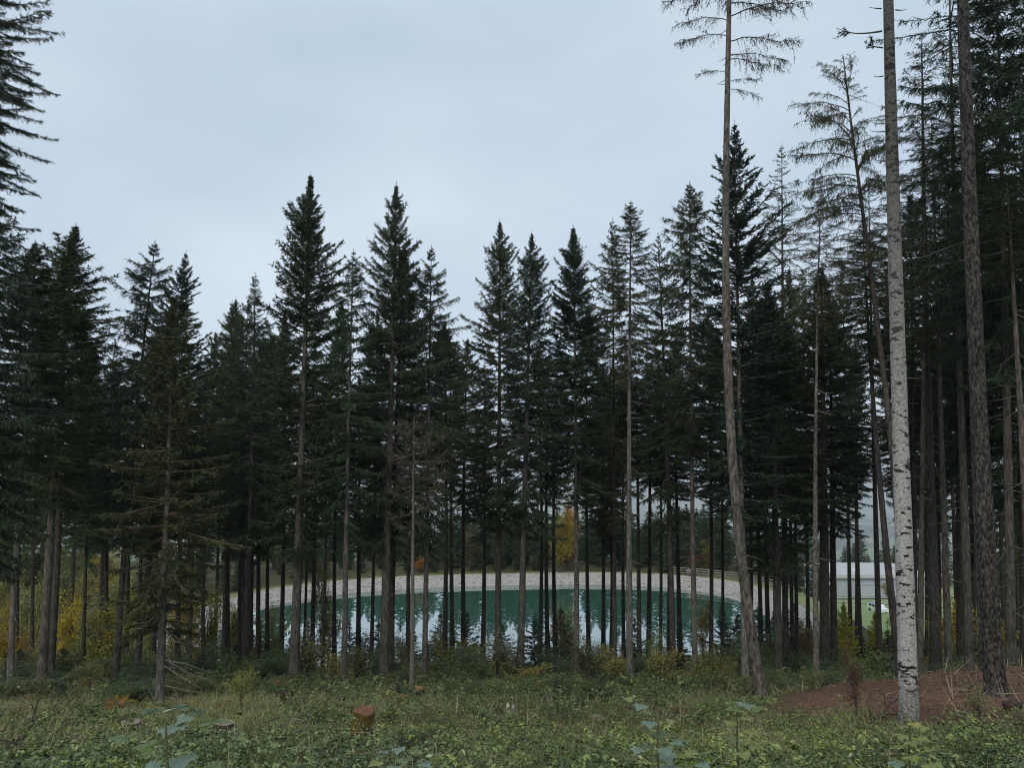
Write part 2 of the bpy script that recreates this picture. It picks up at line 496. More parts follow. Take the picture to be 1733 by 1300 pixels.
strip('gravel_road', [(70, 236), (95, 240), (118, 243), (150, 250), (190, 256)], 8, .3)
strip('footpath', [(84, 226), (98, 210), (104, 190), (98, 160), (80, 130)], 2.2, .25)

# ------------------------------------------------------------------ conifer crowns
STY = dict(
    spruce=dict(whorl=.36, per=5, inter=3, et=66, eb=-16, droop=.30, up=.30, pw=.56, sp=.075, tl=.42, hang=.55, w=.040, sub=4, sl=.21, rag=.50),
    ragged=dict(whorl=.46, per=4, inter=2, et=56, eb=-22, droop=.36, up=.38, pw=.50, sp=.08, tl=.46, hang=.9, w=.038, sub=4, sl=.22, rag=.85),
    dense=dict(whorl=.32, per=6, inter=3, et=68, eb=-12, droop=.26, up=.30, pw=.58, sp=.075, tl=.40, hang=.42, w=.044, sub=4, sl=.20, rag=.38),
    fir=dict(whorl=.40, per=6, inter=2, et=56, eb=-4, droop=.14, up=.18, pw=.66, sp=.07, tl=.36, hang=.16, w=.046, sub=4, sl=.19, rag=.35),
    curtain=dict(whorl=.42, per=5, inter=2, et=50, eb=-28, droop=.30, up=.34, pw=.48, sp=.075, tl=.48, hang=1.5, w=.036, sub=4, sl=.26, rag=.7),
    larch=dict(whorl=.50, per=4, inter=2, et=40, eb=-6, droop=.25, up=.18, pw=.62, sp=.11, tl=.42, hang=1.0, w=.026, sub=4, sl=.16, rag=.8),
    sparse=dict(whorl=.75, per=4, inter=1, et=40, eb=-26, droop=.34, up=.30, pw=.5, sp=.10, tl=.50, hang=1.2, w=.030, sub=4, sl=.22, rag=.8),
    edge=dict(whorl=.36, per=6, inter=5, et=40, eb=-20, droop=.24, up=.26, pw=.4, sp=.055, tl=.40, hang=.55, w=.030, sub=5, sl=.16, rag=.45),
    young=dict(whorl=.20, per=5, inter=2, et=40, eb=2, droop=.14, up=.10, pw=.9, sp=.05, tl=.24, hang=.12, w=.036, sub=3, sl=.11, rag=.35),
    far=dict(whorl=.55, per=5, inter=2, et=44, eb=-12, droop=.3, up=.2, pw=.78, sp=.22, tl=.6, hang=.45, w=.17, sub=2, sl=.42, rag=.5),
)
def conifer_geo(L, Rm, seed, style, gap=0.0):
    s = STY[style]; rs = np.random.RandomState(seed)
    hs = []; h = .12
    while h < L:
        k = s['per'] + (rs.randint(-1, 2))
        a0 = rs.rand() * 6.28
        for q_ in range(k): hs.append((h + rs.randn() * .04, a0 + q_ * 6.28 / k + rs.randn() * .25, 1.))
        for q_ in range(s['inter']): hs.append((h + rs.rand() * s['whorl'], rs.rand() * 6.28, .55 + .3 * rs.rand()))
        h += s['whorl'] * (.75 + .5 * rs.rand()) * min(1, .5 + h / 3.)
    A = np.array(hs); A = A[(A[:, 0] > .05) & (A[:, 0] < L)]
    # forest-edge trees are thin on the side of the clearing (-y), so the trunk shows through
    if gap:
        off = np.abs((A[:, 1] + np.pi / 2 + np.pi) % (2 * np.pi) - np.pi)
        keep = (off > .75) | (rs.rand(len(A)) > gap) | (A[:, 0] < L * .42)
        A = A[keep]
    # ragged: whole sectors missing
    if s['rag'] > .4:
        miss = np_noise(A[:, 1] * 1.1, A[:, 0], 1.5, seed + 5) > (1.25 - s['rag'] * .75)
        A = A[~miss]
    hh, az, ls = A.T; nb = len(A); f = hh / L
    ln = Rm * np.minimum(1, (f / .60)) ** s['pw'] * ls * (1 - s['rag'] * .5 + s['rag'] * .8 * rs.rand(nb))
    ln = ln * np.minimum(1, hh / 2.2 + .03) ** .55 * np.clip(1 + .42 * np_noise(az * 1.3, hh * 1.0, 1.6, seed + 3) + .22 * np_noise(az * .9, hh * 2.4, 1.5, seed + 4), .25, 1.7)
    ln = ln * (1 - .45 * np.clip((f - .7) / .3, 0, 1)) + .06
    el = np.radians(s['et'] + (s['eb'] - s['et']) * np.minimum(1, f * 1.15) ** .72 + rs.randn(nb) * 9)
    out_ = np.stack([np.cos(az), np.sin(az), np.zeros(nb)], -1); lat = np.stack([-np.sin(az), np.cos(az), np.zeros(nb)], -1)
    def curve(bi, u):
        r = ln[bi] * u * np.cos(el[bi])
        z = L - hh[bi] + ln[bi] * (np.sin(el[bi]) * u - s['droop'] * f[bi] ** .5 * u ** 2 + s['up'] * u ** 3 * f[bi] ** .5)
        return out_[bi] * r[:, None] + np.c_[np.zeros(len(u)), np.zeros(len(u)), z] + lat[bi] * (bow[bi] * u ** 2)[:, None]
    bow = rs.randn(nb) * .12 * ln
    g = Geo()
    # wood of the branches: three-sided tapered rods of three pieces
    us = np.linspace(0, .92, 4)
    bi = np.arange(nb)
    C = np.stack([curve(bi, np.full(nb, u)) for u in us], 1)
    rad = (.008 + .011 * ln)[:, None] * np.array([1, .7, .45, .15])[None] * (1.6 if style == 'far' else 1)
    tri = np.array([[0, 1], [.87, -.5], [-.87, -.5]])
    Vb = C[:, :, None, :] + rad[:, :, None, None] * (lat[:, None, None, :] * tri[None, None, :, 0:1] + np.array([0, 0, 1.]) * tri[None, None, :, 1:2])
    tt = []
    for k in range(3):
        for q_ in range(3):
            a_, b_, c_, d_ = k * 3 + q_, k * 3 + (q_ + 1) % 3, k * 3 + 3 + (q_ + 1) % 3, k * 3 + 3 + q_
            tt += [[a_, b_, c_], [a_, c_, d_]]
    g.add(Vb, np.array(tt)[None] + (np.arange(nb) * 12)[:, None, None], 1, .5)
    # leader
    g.add(*tube([[0, 0, L - .9], [0, 0, L + .25]], [.022, .006], 4), 1)
    p = np.c_[rs.randn(26) * .01, rs.randn(26) * .01, L - .7 + rs.rand(26) * .92]
    d = np.c_[rs.randn(26) * .6, rs.randn(26) * .6, np.full(26, 1.1)]
    g.add(*slivers(p, d, .085 * (.6 + .8 * rs.rand(26)), s['w'] * .7, rs), 0, .5)
    # twigs and needle sprays
    cn = (ln / s['sp']).astype(int) * 2 + 3
    bi = np.repeat(np.arange(nb), cn); n = len(bi)
    u = rs.rand(n) ** .75 * .92 + .08
    if style in ('ragged', 'curtain', 'spruce', 'dense'): u = np.maximum(u, .12 + .28 * rs.rand(n) * f[bi])
    p = curve(bi, u); p2 = curve(bi, np.minimum(u + .06, 1.06))
    tg = p2 - p; tg /= np.linalg.norm(tg, axis=1, keepdims=True) + 1e-9
    side = np.where(rs.rand(n) > .5, 1., -1.); ph = np.radians(28 + 42 * rs.rand(n))
    d = tg * np.cos(ph)[:, None] + lat[bi] * (side * np.sin(ph))[:, None]
    d[:, 2] += -s['hang'] * (.25 + .75 * rs.rand(n)) * np.minimum(1, f[bi] * 2.2 + .05) + rs.randn(n) * .22
    d /= np.linalg.norm(d, axis=1, keepdims=True)
    tl = s['tl'] * (1.1 - .72 * u) * np.clip(ln[bi] / 1.2, .32, 1) * (.65 + .7 * rs.rand(n))
    bt = rs.rand(nb) * .5
    g.add(*slivers(p, d, tl, s['w'], rs), 0, np.clip(bt[bi] + .35 * rs.rand(n), 0, 1))
    for k in range(s['sub']):
        a = (.12 + .8 * rs.rand(n)) * tl
        q_ = p + d * a[:, None]
        r = rs.randn(n, 3) * (.60 if style != 'fir' else .35); r[:, 2] *= (1 if style != 'fir' else .35)
        dd = d * .8 + r; dd[:, 2] -= s['hang'] * .35
        g.add(*slivers(q_, dd, s['sl'] * (.55 + .8 * rs.rand(n)) * np.clip(tl / s['tl'] * 1.6, .4, 1), s['w'] * .9, rs), 0, np.clip(bt[bi] + .6 * rs.rand(n), 0, 1))
    return g

PROTO = {}
def proto(key, style, L, Rm, seed, gap=0.0, needle=None):
    me = mesh('crown_' + key, conifer_geo(L, Rm, seed, style, gap), [needle or M_NEEDLE, M_TWIG])
    PROTO[key] = (me, L, Rm)
proto('spruce_a', 'spruce', 15, 2.3, 11, .75)
proto('spruce_b', 'dense', 15, 2.3, 12, .7)
proto('spruce_c', 'spruce', 15, 2.2, 13, .75)
proto('ragged_a', 'ragged', 15, 2.2, 14, .6)
proto('ragged_b', 'ragged', 15, 2.2, 15, .5)
proto('sparse_a', 'sparse', 17, 2.6, 31, .3)
proto('sparse_b', 'sparse', 17, 2.6, 32, .3)
proto('edge', 'edge', 20, 3.1, 33, 0)
proto('curtain', 'curtain', 15, 2.2, 16, .5)
proto('spruce_d', 'spruce', 15, 2.3, 41, .6)
proto('spruce_e', 'dense', 15, 2.1, 42, .6)
proto('ragged_c', 'ragged', 15, 2.2, 43, .5)
proto('curtain_b', 'curtain', 15, 2.2, 44, .5)
proto('fir', 'fir', 16, 2.8, 17, .45, M_FIR)
proto('larch', 'larch', 14, 2.2, 18, 0, M_LARCH)
proto('larch_b', 'larch', 14, 2.2, 28, 0, M_LARCH)
proto('young_a', 'young', 3, .95, 19)
proto('young_b', 'young', 3, 1.05, 20)
proto('lone', 'spruce', 12, 2.1, 23, .55)
proto('far_a', 'far', 14, 2.5, 21)
proto('far_b', 'far', 14, 2.5, 22)

def axis_points(pts, d):
    """world points up the stem from photo coordinates; the first is on the ground"""
    b0 = base_at(pts[0], d)
    P = [b0] + [at(px, py, d) for px, py in pts[1]]
    return P

def spline(P, n):
    P = np.array([list(p) for p in P], float)
    z = P[:, 2]; zz = np.linspace(z[0], z[-1], n)
    if len(P) == 2: return np.c_[np.interp(zz, z, P[:, 0]), np.interp(zz, z, P[:, 1]), zz]
    # smooth quadratic-ish fit through the points
    deg = min(3, len(P) - 1)
    cx = np.polyfit(z - z[0], P[:, 0], deg)
    return np.c_[np.polyval(cx, zz - z[0]), np.full(n, P[0][1]), zz]

def trunk_geo(A, r0, rs, sides=12, taper=.8, flare=.45, knots=True, rough=.05):
    n = len(A); h = A[:, 2] - A[0, 2]; Ht = h[-1]
    rad = r0 * ((1 - h / Ht * .97) ** taper) * (1 + flare * np.exp(-h / .35))
    P = A.copy()
    P = np.concatenate([[P[0] - np.array([0, 0, .5])], P]); rad = np.concatenate([[rad[0] * 1.1], rad])
    V, T = tube(P, rad, sides, True, rough, rs)
    return V, T

def dead_twigs_geo(A, z0, z1, n, lmax, rs, r0):
    """short bare snags on the stem below the living crown"""
    g = Geo()
    zz = z0 + (z1 - z0) * rs.rand(n)
    for z in zz:
        x = np.interp(z, A[:, 2], A[:, 0]); y = np.interp(z, A[:, 2], A[:, 1])
        az = rs.rand() * 6.28; l = lmax * (.2 + .8 * rs.rand() ** 1.5); o = np.array([math.cos(az), math.sin(az), 0])
        b0 = np.array([x, y, z]) + o * r0 * .5
        up = .15 * rs.randn()
        P = [b0, b0 + o * l * .5 + np.array([0, 0, l * (up - .12)]), b0 + o * l + np.array([0, 0, l * (up - .12 - .18 * rs.rand())])]
        g.add(*tube(P, [.014, .009, .003], 3, False), 0)
        for k in range(int(l * 4)):
            f = .3 + .65 * rs.rand(); q_ = P[0] + (P[2] - P[0]) * f
            dd = o * .5 + rs.randn(3) * .5; dd[2] -= .3
            g.add(*slivers(q_[None], dd[None], l * .35 * rs.rand() + .05, .012, rs), 0)
    return g

tree_n = 0
LANDMARKS = []
def tree(name, base_px, pts, d, wpx, key, Rc, cbase, label, cat='tree', group=None, color=(1, 1, 1), bark=None, bcol=(1, 1, 1),
         twigs=0, tw_len=.9, yaw=None, lm=None, sides=12, rings=16, rough=.05, taper=.8, flare=.22, mirror=False, crown_name='crown'):
    global tree_n
    tree_n += 1
    rs = np.random.RandomState(tree_n * 13 + 5)
    P = axis_points((base_px, pts), d)
    A = spline(P, rings)
    root = thing(name, P[0], label, cat, group)
    A0 = A - A[0]
    r0 = wpx * .455 * d / FPX
    link('trunk', mesh('trunk', Geo().add(*trunk_geo(A0, r0, rs, sides, taper, flare, rough=rough)), [bark or M_BARK], True), root, color=bcol)
    top = A0[-1]
    zb = at(base_px, cbase, d).z - P[0].z
    if key:
        me, L0, R0 = PROTO[key]
        xb = np.interp(zb, A0[:, 2], A0[:, 0])
        ax = Vector((top[0] - xb, 0, top[2] - zb)); Lc = ax.length
        o = link(crown_name, me, root, (xb, 0, zb), color)
        q_ = Vector((0, 0, 1)).rotation_difference(ax.normalized())
        yw = (rs.rand() - .5) * .5 if yaw is None else yaw
        o.rotation_mode = 'QUATERNION'
        o.rotation_quaternion = q_ @ Matrix.Rotation(yw, 3, 'Z').to_quaternion()
        sr = Rc / R0
        o.scale = (sr * (-1 if mirror else 1), sr, Lc / L0)
    if twigs:
        g = dead_twigs_geo(A0, min(2.0, zb * .3), min(zb + 2.5, top[2] * .96), twigs, tw_len, rs, r0)
        link('dead_twigs', mesh('dead_twigs', g, [M_DEADTWIG]), root, kind='stuff')
    if lm: LANDMARKS.append((base_px, lm))
    return root, A0

# ------------------------------------------------------------------ front trees: each placed by its foot and its distance
G1 = (1, 1, 1); WARM = (1.02, .96, .9); GREY = (1.2, 1.2, 1.2); DARKB = (.62, .60, .60)
OLIVE = (1.25, 1.12, .95); BLUE = (.82, .95, 1.02); BROWNISH = (1.45, 1.12, .95)
SPR = 'spruces along the edge of the clearing'
# left edge
tree('fir_tree', -78, [(-62, 300), (-50, -330)], 19, 30, 'edge', 1.85, 440, 'tall dark fir reaching in at the upper left corner with layered boughs', color=(.9, .95, .95), yaw=.3)
tree('spruce_tree', 18, [(38, 800), (52, 620), (60, 412)], 29, 12, 'spruce_c', 2.3, 800, 'spruce on a slim pale leaning trunk at the left edge', group=SPR, color=OLIVE, bark=M_BARK, bcol=(1.45, 1.42, 1.38), twigs=26, lm='pale leaning trunk')
tree('spruce_tree', -30, [(-20, 600), (-12, 330)], 26, 14, 'curtain', 2.4, 960, 'dark drooping spruce half cut off by the left edge', group=SPR, color=BLUE)
tree('spruce_tree', 70, [(92, 800), (110, 560), (128, 384)], 34, 17, 'spruce_e', 2.5, 860, 'broad spruce with a brown trunk and pointed top near the left edge', group=SPR, color=OLIVE, bcol=WARM, twigs=18, lm='broad left spruce')
tree('spruce_tree', 84, [(104, 780), (108, 430)], 37, 13, 'ragged_a', 2.1, 900, 'darker spruce standing close behind the brown trunk near the left edge', group=SPR, bcol=DARKB)
tree('spruce_tree', 195, [(222, 800), (262, 414)], 39, 13, 'curtain', 2.6, 920, 'spruce with drooping curtained boughs and a forked ragged top', group=SPR, color=BLUE, bcol=DARKB, lm='curtained left spruce')
tree('spruce_tree', 228, [(270, 800), (315, 430)], 42, 12, 'fir', 2.5, 930, 'dark narrow fir with an even pointed top behind the lone thin spruce', group=SPR, color=BLUE, bcol=DARKB, mirror=True)
tree('spruce_tree', 270, [(281, 900), (290, 650), (294, 505)], 23, 15, 'lone', 1.75, 1080, 'lone thin spruce with a grey trunk and long bare lower boughs', group=SPR, color=BROWNISH, bcol=GREY, twigs=46, tw_len=1.9, lm='lone grey spruce')
# centre
tree('spruce_tree', 415, [(425, 800), (432, 468)], 44, 12, 'ragged_b', 2.1, 900, 'thin-topped spruce just left of the tallest pointed spruce', group=SPR, color=BLUE, bcol=DARKB)
tree('spruce_tree', 497, [(512, 720), (526, 300)], 35, 19, 'spruce_b', 2.35, 940, 'tallest pointed spruce left of the middle, its straight brown trunk in view', group=SPR, bcol=(.95, .92, .9), twigs=20, lm='tallest pointed spruce')
tree('spruce_tree', 582, [(588, 800), (598, 428)], 34, 12, 'ragged_a', 1.9, 900, 'slim spruce with a light grey trunk and an open tiered top', group=SPR, color=(.9, 1.15, 1.0), bcol=GREY, twigs=22, mirror=True, lm='light grey trunk')
tree('spruce_tree', 648, [(661, 700), (671, 316)], 36, 18, 'spruce_a', 2.15, 930, 'tall bushy spruce behind the dead grey sapling', group=SPR, bcol=(1.0, .95, .9), twigs=18, lm='tall bushy spruce', mirror=True)
tree('spruce_tree', 661, [(672, 700), (684, 420)], 39, 13, 'spruce_c', 2.0, 900, 'dark spruce pressed close behind the tall bushy spruce', group=SPR, bcol=DARKB)
tree('spruce_tree', 718, [(724, 800), (730, 422)], 37, 11, 'curtain', 2.0, 930, 'spruce with a narrow top and hanging twigs right of the dead sapling', group=SPR, color=G1, twigs=16, lm='narrow twiggy spruce')
tree('spruce_tree', 842, [(845, 700), (846, 378)], 43, 13, 'spruce_d', 2.3, 900, 'broad olive green spruce in the middle with a straight slim trunk', group=SPR, color=OLIVE, twigs=14, lm='broad olive spruce', bcol=(.9, .87, .85))
tree('spruce_tree', 880, [(889, 800), (900, 398)], 40, 14, 'spruce_d', 2.1, 900, 'dark spruce with a ragged top right of the broad olive spruce', group=SPR, color=BLUE, twigs=12, lm='ragged-topped spruce', bcol=(.8, .8, .8))
tree('spruce_tree', 976, [(974, 700), (970, 387)], 42, 11, 'spruce_e', 2.2, 860, 'dark even spruce with a pale slim trunk right of the yellow far tree', group=SPR, color=BLUE, twigs=14, bcol=G1, lm='even dark spruce')
tree('spruce_tree', 1040, [(1039, 800), (1037, 376)], 46, 9, 'ragged_b', 2.1, 880, 'thin spruce close behind the bare pale stem, its top a little lower', group=SPR, color=OLIVE, bcol=DARKB)
tree('spruce_tree', 1066, [(1065, 700), (1068, 343)], 35, 13, 'ragged_a', 1.75, 640, 'spruce with a long bare pale stem and a dense tufted top', group=SPR, color=BROWNISH, bcol=GREY, twigs=40, tw_len=1.5, lm='bare pale stem')
tree('spruce_tree', 1140, [(1130, 800), (1114, 400)], 44, 12, 'ragged_c', 2.1, 900, 'dark spruce in the gap between the bare pale stem and the hanging-twig spruce', group=SPR, bcol=DARKB)
tree('spruce_tree', 1177, [(1171, 800), (1167, 313)], 40, 11, 'curtain_b', 2.2, 760, 'spruce with an open top of drooping arms and dead hanging twigs', group=SPR, color=OLIVE, bcol=(1.15, 1.1, 1.05), twigs=60, tw_len=1.1, lm='open-topped spruce')
tree('fir_tree', 1262, [(1254, 800), (1243, 212)], 35, 13, 'fir', 2.9, 880, 'tall dark fir with an even spire behind the curved larch', color=G1, bark=M_BARK, twigs=26, tw_len=1.6, lm='tall dark fir', bcol=(1.5, 1.5, 1.5))
tree('spruce_tree', 1318, [(1310, 800), (1300, 480)], 39, 17, 'spruce_b', 2.8, 960, 'dense dark spruce filling the space right of the tall fir', group=SPR, bcol=DARKB)
tree('larch_tree', 1330, [(1326, 700), (1323, 248)], 44, 12, 'larch', 2.5, 640, 'thin green larch with a feathery top right of the tall fir', color=(.9, 1.0, .8), bcol=DARKB)
tree('larch_tree', 1382, [(1380, 800), (1389, 330)], 29, 11, 'larch_b', 1.5, 560, 'slim straight larch with a pale thin stem and sparse olive top', color=(1.1, 1.05, .75), bark=M_LARCHBARK, bcol=GREY, twigs=24, lm='slim straight larch')
tree('spruce_tree', 1396, [(1394, 800), (1390, 455)], 41, 20, 'spruce_a', 2.7, 905, 'thick trunked black-green spruce right of the slim straight larch', group=SPR, color=(.8, .85, .9), bcol=(.45, .45, .45), lm='thick black trunk')
tree('spruce_tree', 1412, [(1408, 800), (1404, 520)], 43, 14, 'spruce_c', 2.1, 890, 'second dark trunk standing tight against the thick black-green spruce', group=SPR, color=(.8, .85, .9), bcol=(.45, .45, .45))
# right side
tree('leaning_tree', 1528, [(1500, 930), (1478, 680), (1465, 480), (1460, 380)], 31, 15, 'ragged_b', 1.9, 640, 'dark leaning spruce whose stem passes just left of the white-barked trunk', color=OLIVE, bcol=DARKB, twigs=30)
tree('larch_tree', 1490, [(1480, 800), (1470, 300)], 42, 11, 'larch', 2.8, 640, 'green feathery larch in the gap left of the white-barked trunk', color=(1.0, 1.1, .75), bcol=DARKB)
tree('spruce_tree', 1556, [(1562, 700), (1566, 280)], 33, 12, 'sparse_a', 2.2, 600, 'slim brown stem just right of the white-barked trunk', group=SPR, color=OLIVE, bcol=WARM, twigs=30, lm='slim brown stem')
tree('spruce_tree', 1586, [(1574, 800), (1560, 60)], 35, 20, 'sparse_b', 2.8, 560, 'dark stout spruce second to the right of the white-barked trunk', group=SPR, color=G1, bcol=(.6, .6, .6), twigs=34, tw_len=1.3)
tree('spruce_tree', 1607, [(1592, 700), (1576, 200)], 33, 13, 'sparse_a', 2.3, 620, 'grey stemmed spruce with hanging boughs left of the rough brown trunk', group=SPR, color=OLIVE, bcol=G1, twigs=34, tw_len=1.3)
tree('spruce_tree', 1642, [(1630, 800), (1610, 150), (1606, -120)], 30, 16, 'sparse_b', 2.9, 520, 'tall spruce whose stem runs close along the left of the rough brown trunk', group=SPR, color=G1, bcol=(.8, .78, .76), twigs=36, tw_len=1.4)
tree('spruce_tree', 1712, [(1700, 500), (1686, -60)], 27, 18, 'curtain', 3.0, 640, 'spruce with long curtains of dark twigs right of the rough brown trunk', group=SPR, color=BLUE, bcol=(.8, .78, .76), twigs=34, tw_len=1.4, lm='curtained right spruce')
tree('spruce_tree', 1672, [(1666, 800), (1650, 260)], 38, 15, 'spruce_a', 2.8, 760, 'dark spruce seen behind the rough brown trunk', group=SPR, bcol=DARKB)
tree('spruce_tree', 1752, [(1733, 800), (1704, 300)], 24, 18, 'sparse_a', 2.3, 470, 'brown stem slanting across the right edge under a sparse crown', group=SPR, color=OLIVE, bcol=WARM, twigs=40, tw_len=1.5, lm='slanting edge stem')
tree('spruce_tree', 1800, [(1790, 500), (1770, -150)], 30, 18, 'curtain', 3.0, 780, 'dense spruce filling the right edge with dark green boughs', group=SPR, color=BLUE)
tree('spruce_tree', 1548, [(1545, 700), (1540, 330)], 41, 12, 'spruce_c', 2.6, 760, 'bushy spruce peeping out behind the white-barked trunk', group=SPR, bcol=DARKB)
tree('spruce_tree', 1625, [(1620, 700), (1612, 330)], 43, 13, 'curtain', 2.7, 800, 'dark spruce deep between the two stems left of the rough brown trunk', group=SPR, bcol=DARKB)
tree('spruce_tree', 1735, [(1725, 700), (1712, 330)], 37, 14, 'spruce_c', 2.8, 860, 'dense low-boughed spruce behind the slanting stem at the right edge', group=SPR, color=BLUE, bcol=DARKB)

# the white-barked trunk and the rough brown one, close to the camera
tree('white_barked_tree', 1539, [(1527, 850), (1515, 430), (1503, 0), (1496, -620)], 15.2, 33, 'sparse_a', 2.6, -330, 'pale trunk speckled with black marks, standing on the bare soil', bark=M_BIRCH, sides=32, rings=120, rough=.045, taper=.62, flare=.22, lm='white-barked trunk', twigs=0)
tree('rough_barked_tree', 1686, [(1662, 800), (1645, 430), (1629, 0), (1608, -520)], 18.3, 32, 'sparse_b', 2.8, -300, 'rough brown trunk at the right, its foot flaring into the soil', bark=M_PINEBARK, bcol=(.88, .92, .95), sides=40, rings=200, rough=.10, taper=.5, flare=.45, lm='rough brown trunk')
tree('spruce_tree', 1668, [(1654, 850), (1640, 500), (1632, 200)], 22, 19, 'sparse_a', 2.2, 330, 'grey trunk pressed against the left of the rough brown trunk', group=SPR, bark=M_PINEBARK, bcol=(1.25, 1.2, 1.2), sides=24, rings=90, rough=.08)

# ------------------------------------------------------------------ larches built bough by bough
def larch_bough(Lb, seed, side=1):
    rs = np.random.RandomState(seed); g = Geo()
    u = np.linspace(0, 1, 10); a1, a2 = rs.randn(2)
    sp = np.c_[Lb * u * .97, Lb * (.07 * np.sin(u * 3 + a1) - .07 * math.sin(a1)), Lb * (.10 * np.sin(u * 3.1) - .20 * u ** 1.6 + .14 * u ** 4)] + rs.randn(10, 3) * .022 * Lb * u[:, None]
    g.add(*tube(sp, .022 * (1 - u) + .005, 5), 1)
    def cv(t): return np.stack([np.interp(t, u, sp[:, k]) for k in range(3)], -1)
    n = int(Lb * 8)
    t_ = .12 + .88 * rs.rand(n) ** .8
    Q = []; DD = []; LL = []
    for tt in t_:
        p = cv(np.array([tt]))[0]; az = rs.choice([-1, 1]) * (.2 + .9 * rs.rand()); l = (.25 + .75 * rs.rand()) * (1.2 - .7 * tt) * min(1.1, Lb / 2.4)
        d = np.array([math.cos(az), math.sin(az), .25 - .7 * rs.rand()]); m_ = p + d * l * .6 + np.array([0, 0, -.06 * l]); e_ = p + d * l + np.array([0, 0, (-.45 + .5 * rs.rand()) * l])
        g.add(*tube([p, m_, e_], [.009, .006, .003], 3, False), 1)
        k = int(3 + l * 11)
        f = rs.rand(k)[:, None]; Q.append(np.where(f < .5, p + (m_ - p) * f * 2, m_ + (e_ - m_) * (f - .5) * 2))
        LL.append((.08 + .48 * rs.rand(k) ** 1.4) * (.65 + .4 * (1 - tt))); DD.append(np.c_[rs.randn(k) * .30, rs.randn(k) * .30, -np.ones(k)])
    k = int(Lb * 14); Q.append(cv(rs.rand(k) * .9 + .1)); LL.append(.08 + .5 * rs.rand(k) ** 1.5); DD.append(np.c_[rs.randn(k) * .3, rs.randn(k) * .3, -np.ones(k)])
    Q = np.concatenate(Q); DD = np.concatenate(DD); LL = np.concatenate(LL)
    DD /= np.linalg.norm(DD, axis=1, keepdims=True)
    g.add(*slivers(Q, DD, LL, .012, rs), 1)
    kk = np.repeat(np.arange(len(Q)), 7); f2 = rs.rand(len(kk))
    qq = Q[kk] + DD[kk] * (LL[kk] * f2)[:, None]
    g.add(*slivers(qq, rs.randn(len(kk), 3) + np.array([0, 0, -.4]), .03 + .035 * rs.rand(len(kk)), .022, rs), 0, rs.rand(len(kk)))
    return mesh('larch_bough', g, [M_LARCH, M_TWIG])
BOUGHS = [larch_bough(3.0, s) for s in range(1, 9)]

def add_boughs(root, A0, spec, color):
    for k, (z, az, l, el) in enumerate(spec):
        x = np.interp(z, A0[:, 2], A0[:, 0]); y = np.interp(z, A0[:, 2], A0[:, 1])
        o = link('branch', BOUGHS[k % 8], root, (x, y, z), color)
        o.rotation_euler = (0, -R(el), R(az)); s = l / 3.0; o.scale = (s, s, s)

root, A0 = tree('larch_tree', 1291, [(1272, 1080), (1248, 900), (1232, 600), (1228, 300), (1233, 0), (1236, -240)], 22, 20, None, 0, 100,
                'tall curved larch with drooping feathery boughs at the top of the picture', bark=M_LARCHBARK, bcol=(1.05, 1.03, 1.0), sides=16, rings=80, rough=.09, taper=.55, twigs=14, tw_len=.7, lm='curved larch')
zof = lambda py, d, r_: at(0, py, d).z - r_.location.z
rs = np.random.RandomState(77)
sp = [(zof(150, 22, root), 8, 1.1, -12), (zof(138, 22, root), -15, 1.0, 4), (zof(122, 22, root), 172, 1.0, 8), (zof(100, 22, root), 20, 2.0, 6), (zof(92, 22, root), -10, 1.7, -8),
      (zof(70, 22, root), 5, 2.3, 10), (zof(60, 22, root), 190, 1.7, -6), (zof(35, 22, root), 168, 1.6, 6), (zof(28, 22, root), -8, 2.35, 6), (zof(5, 22, root), 14, 2.2, 8), (zof(-8, 22, root), 182, 2.1, 2),
      (zof(-22, 22, root), -20, 2.3, 0)]
for k in range(34):
    py_ = -10 - 215 * (k / 34.); sp.append((zof(py_, 22, root), rs.rand() * 360, 2.3 * (1 - .75 * k / 34.) * (.7 + .4 * rs.rand()), 5 + 30 * k / 34.))
add_boughs(root, A0, sp, (.85, .85, .8))

root, A0 = tree('larch_tree', 1530, [(1512, 820), (1494, 600), (1466, 400), (1441, 240), (1428, 95)], 28, 14, None, 0, 100,
                'leaning larch with one-sided sparse boughs left of the white-barked trunk', bark=M_LARCHBARK, bcol=(.85, .8, .78), sides=12, rings=50, rough=.08, taper=.6, twigs=40, tw_len=1.2)
sp = []
for k in range(78):
    py_ = 105 + 430 * (k / 78.); right = rs.rand() < .33
    ll = (.6 + 2.3 * min(1, k / 22.)) * (.65 + .5 * rs.rand()) * (.5 if right else 1) * (1 if k < 46 else .75)
    sp.append((zof(py_, 28, root), (0 if right else 180) + rs.randn() * 45, ll, 38 - 44 * min(1, k / 40.)))
add_boughs(root, A0, sp, (.95, 1.0, .75))

# bough stubs on the white-barked trunk: one real branch near the top and short pegs
def snag_geo(Lb, seed, nside=6):
    rs = np.random.RandomState(seed); g = Geo()
    u = np.linspace(0, 1, 7); sp = np.c_[Lb * u, .10 * Lb * np.sin(u * 3) * rs.randn(), Lb * (-.08 * u + .16 * u ** 3)]
    g.add(*tube(sp, (.018 * (1 - u) + .005) * min(1.5, .6 + Lb * .4), 6), 1)
    for k in range(nside):
        t_ = .3 + .65 * rs.rand(); p = np.array([np.interp(t_, u, sp[:, c]) for c in range(3)])
        d = np.array([.7, rs.choice([-1, 1]) * .7, rs.randn() * .4]); l = Lb * (.12 + .22 * rs.rand())
        g.add(*tube([p, p + d * l * .5, p + d * l + np.array([0, 0, .15 * l])], [.009, .007, .003], 4), 1)
        q_ = p + d * l * rs.rand(12)[:, None]
        g.add(*slivers(q_, rs.randn(12, 3) * .6 + d, .06 + .05 * rs.rand(12), .02, rs), 0, rs.rand(12))
    return g
wroot = [o for o in COL.objects if o.name.startswith('white_barked_tree')][0]
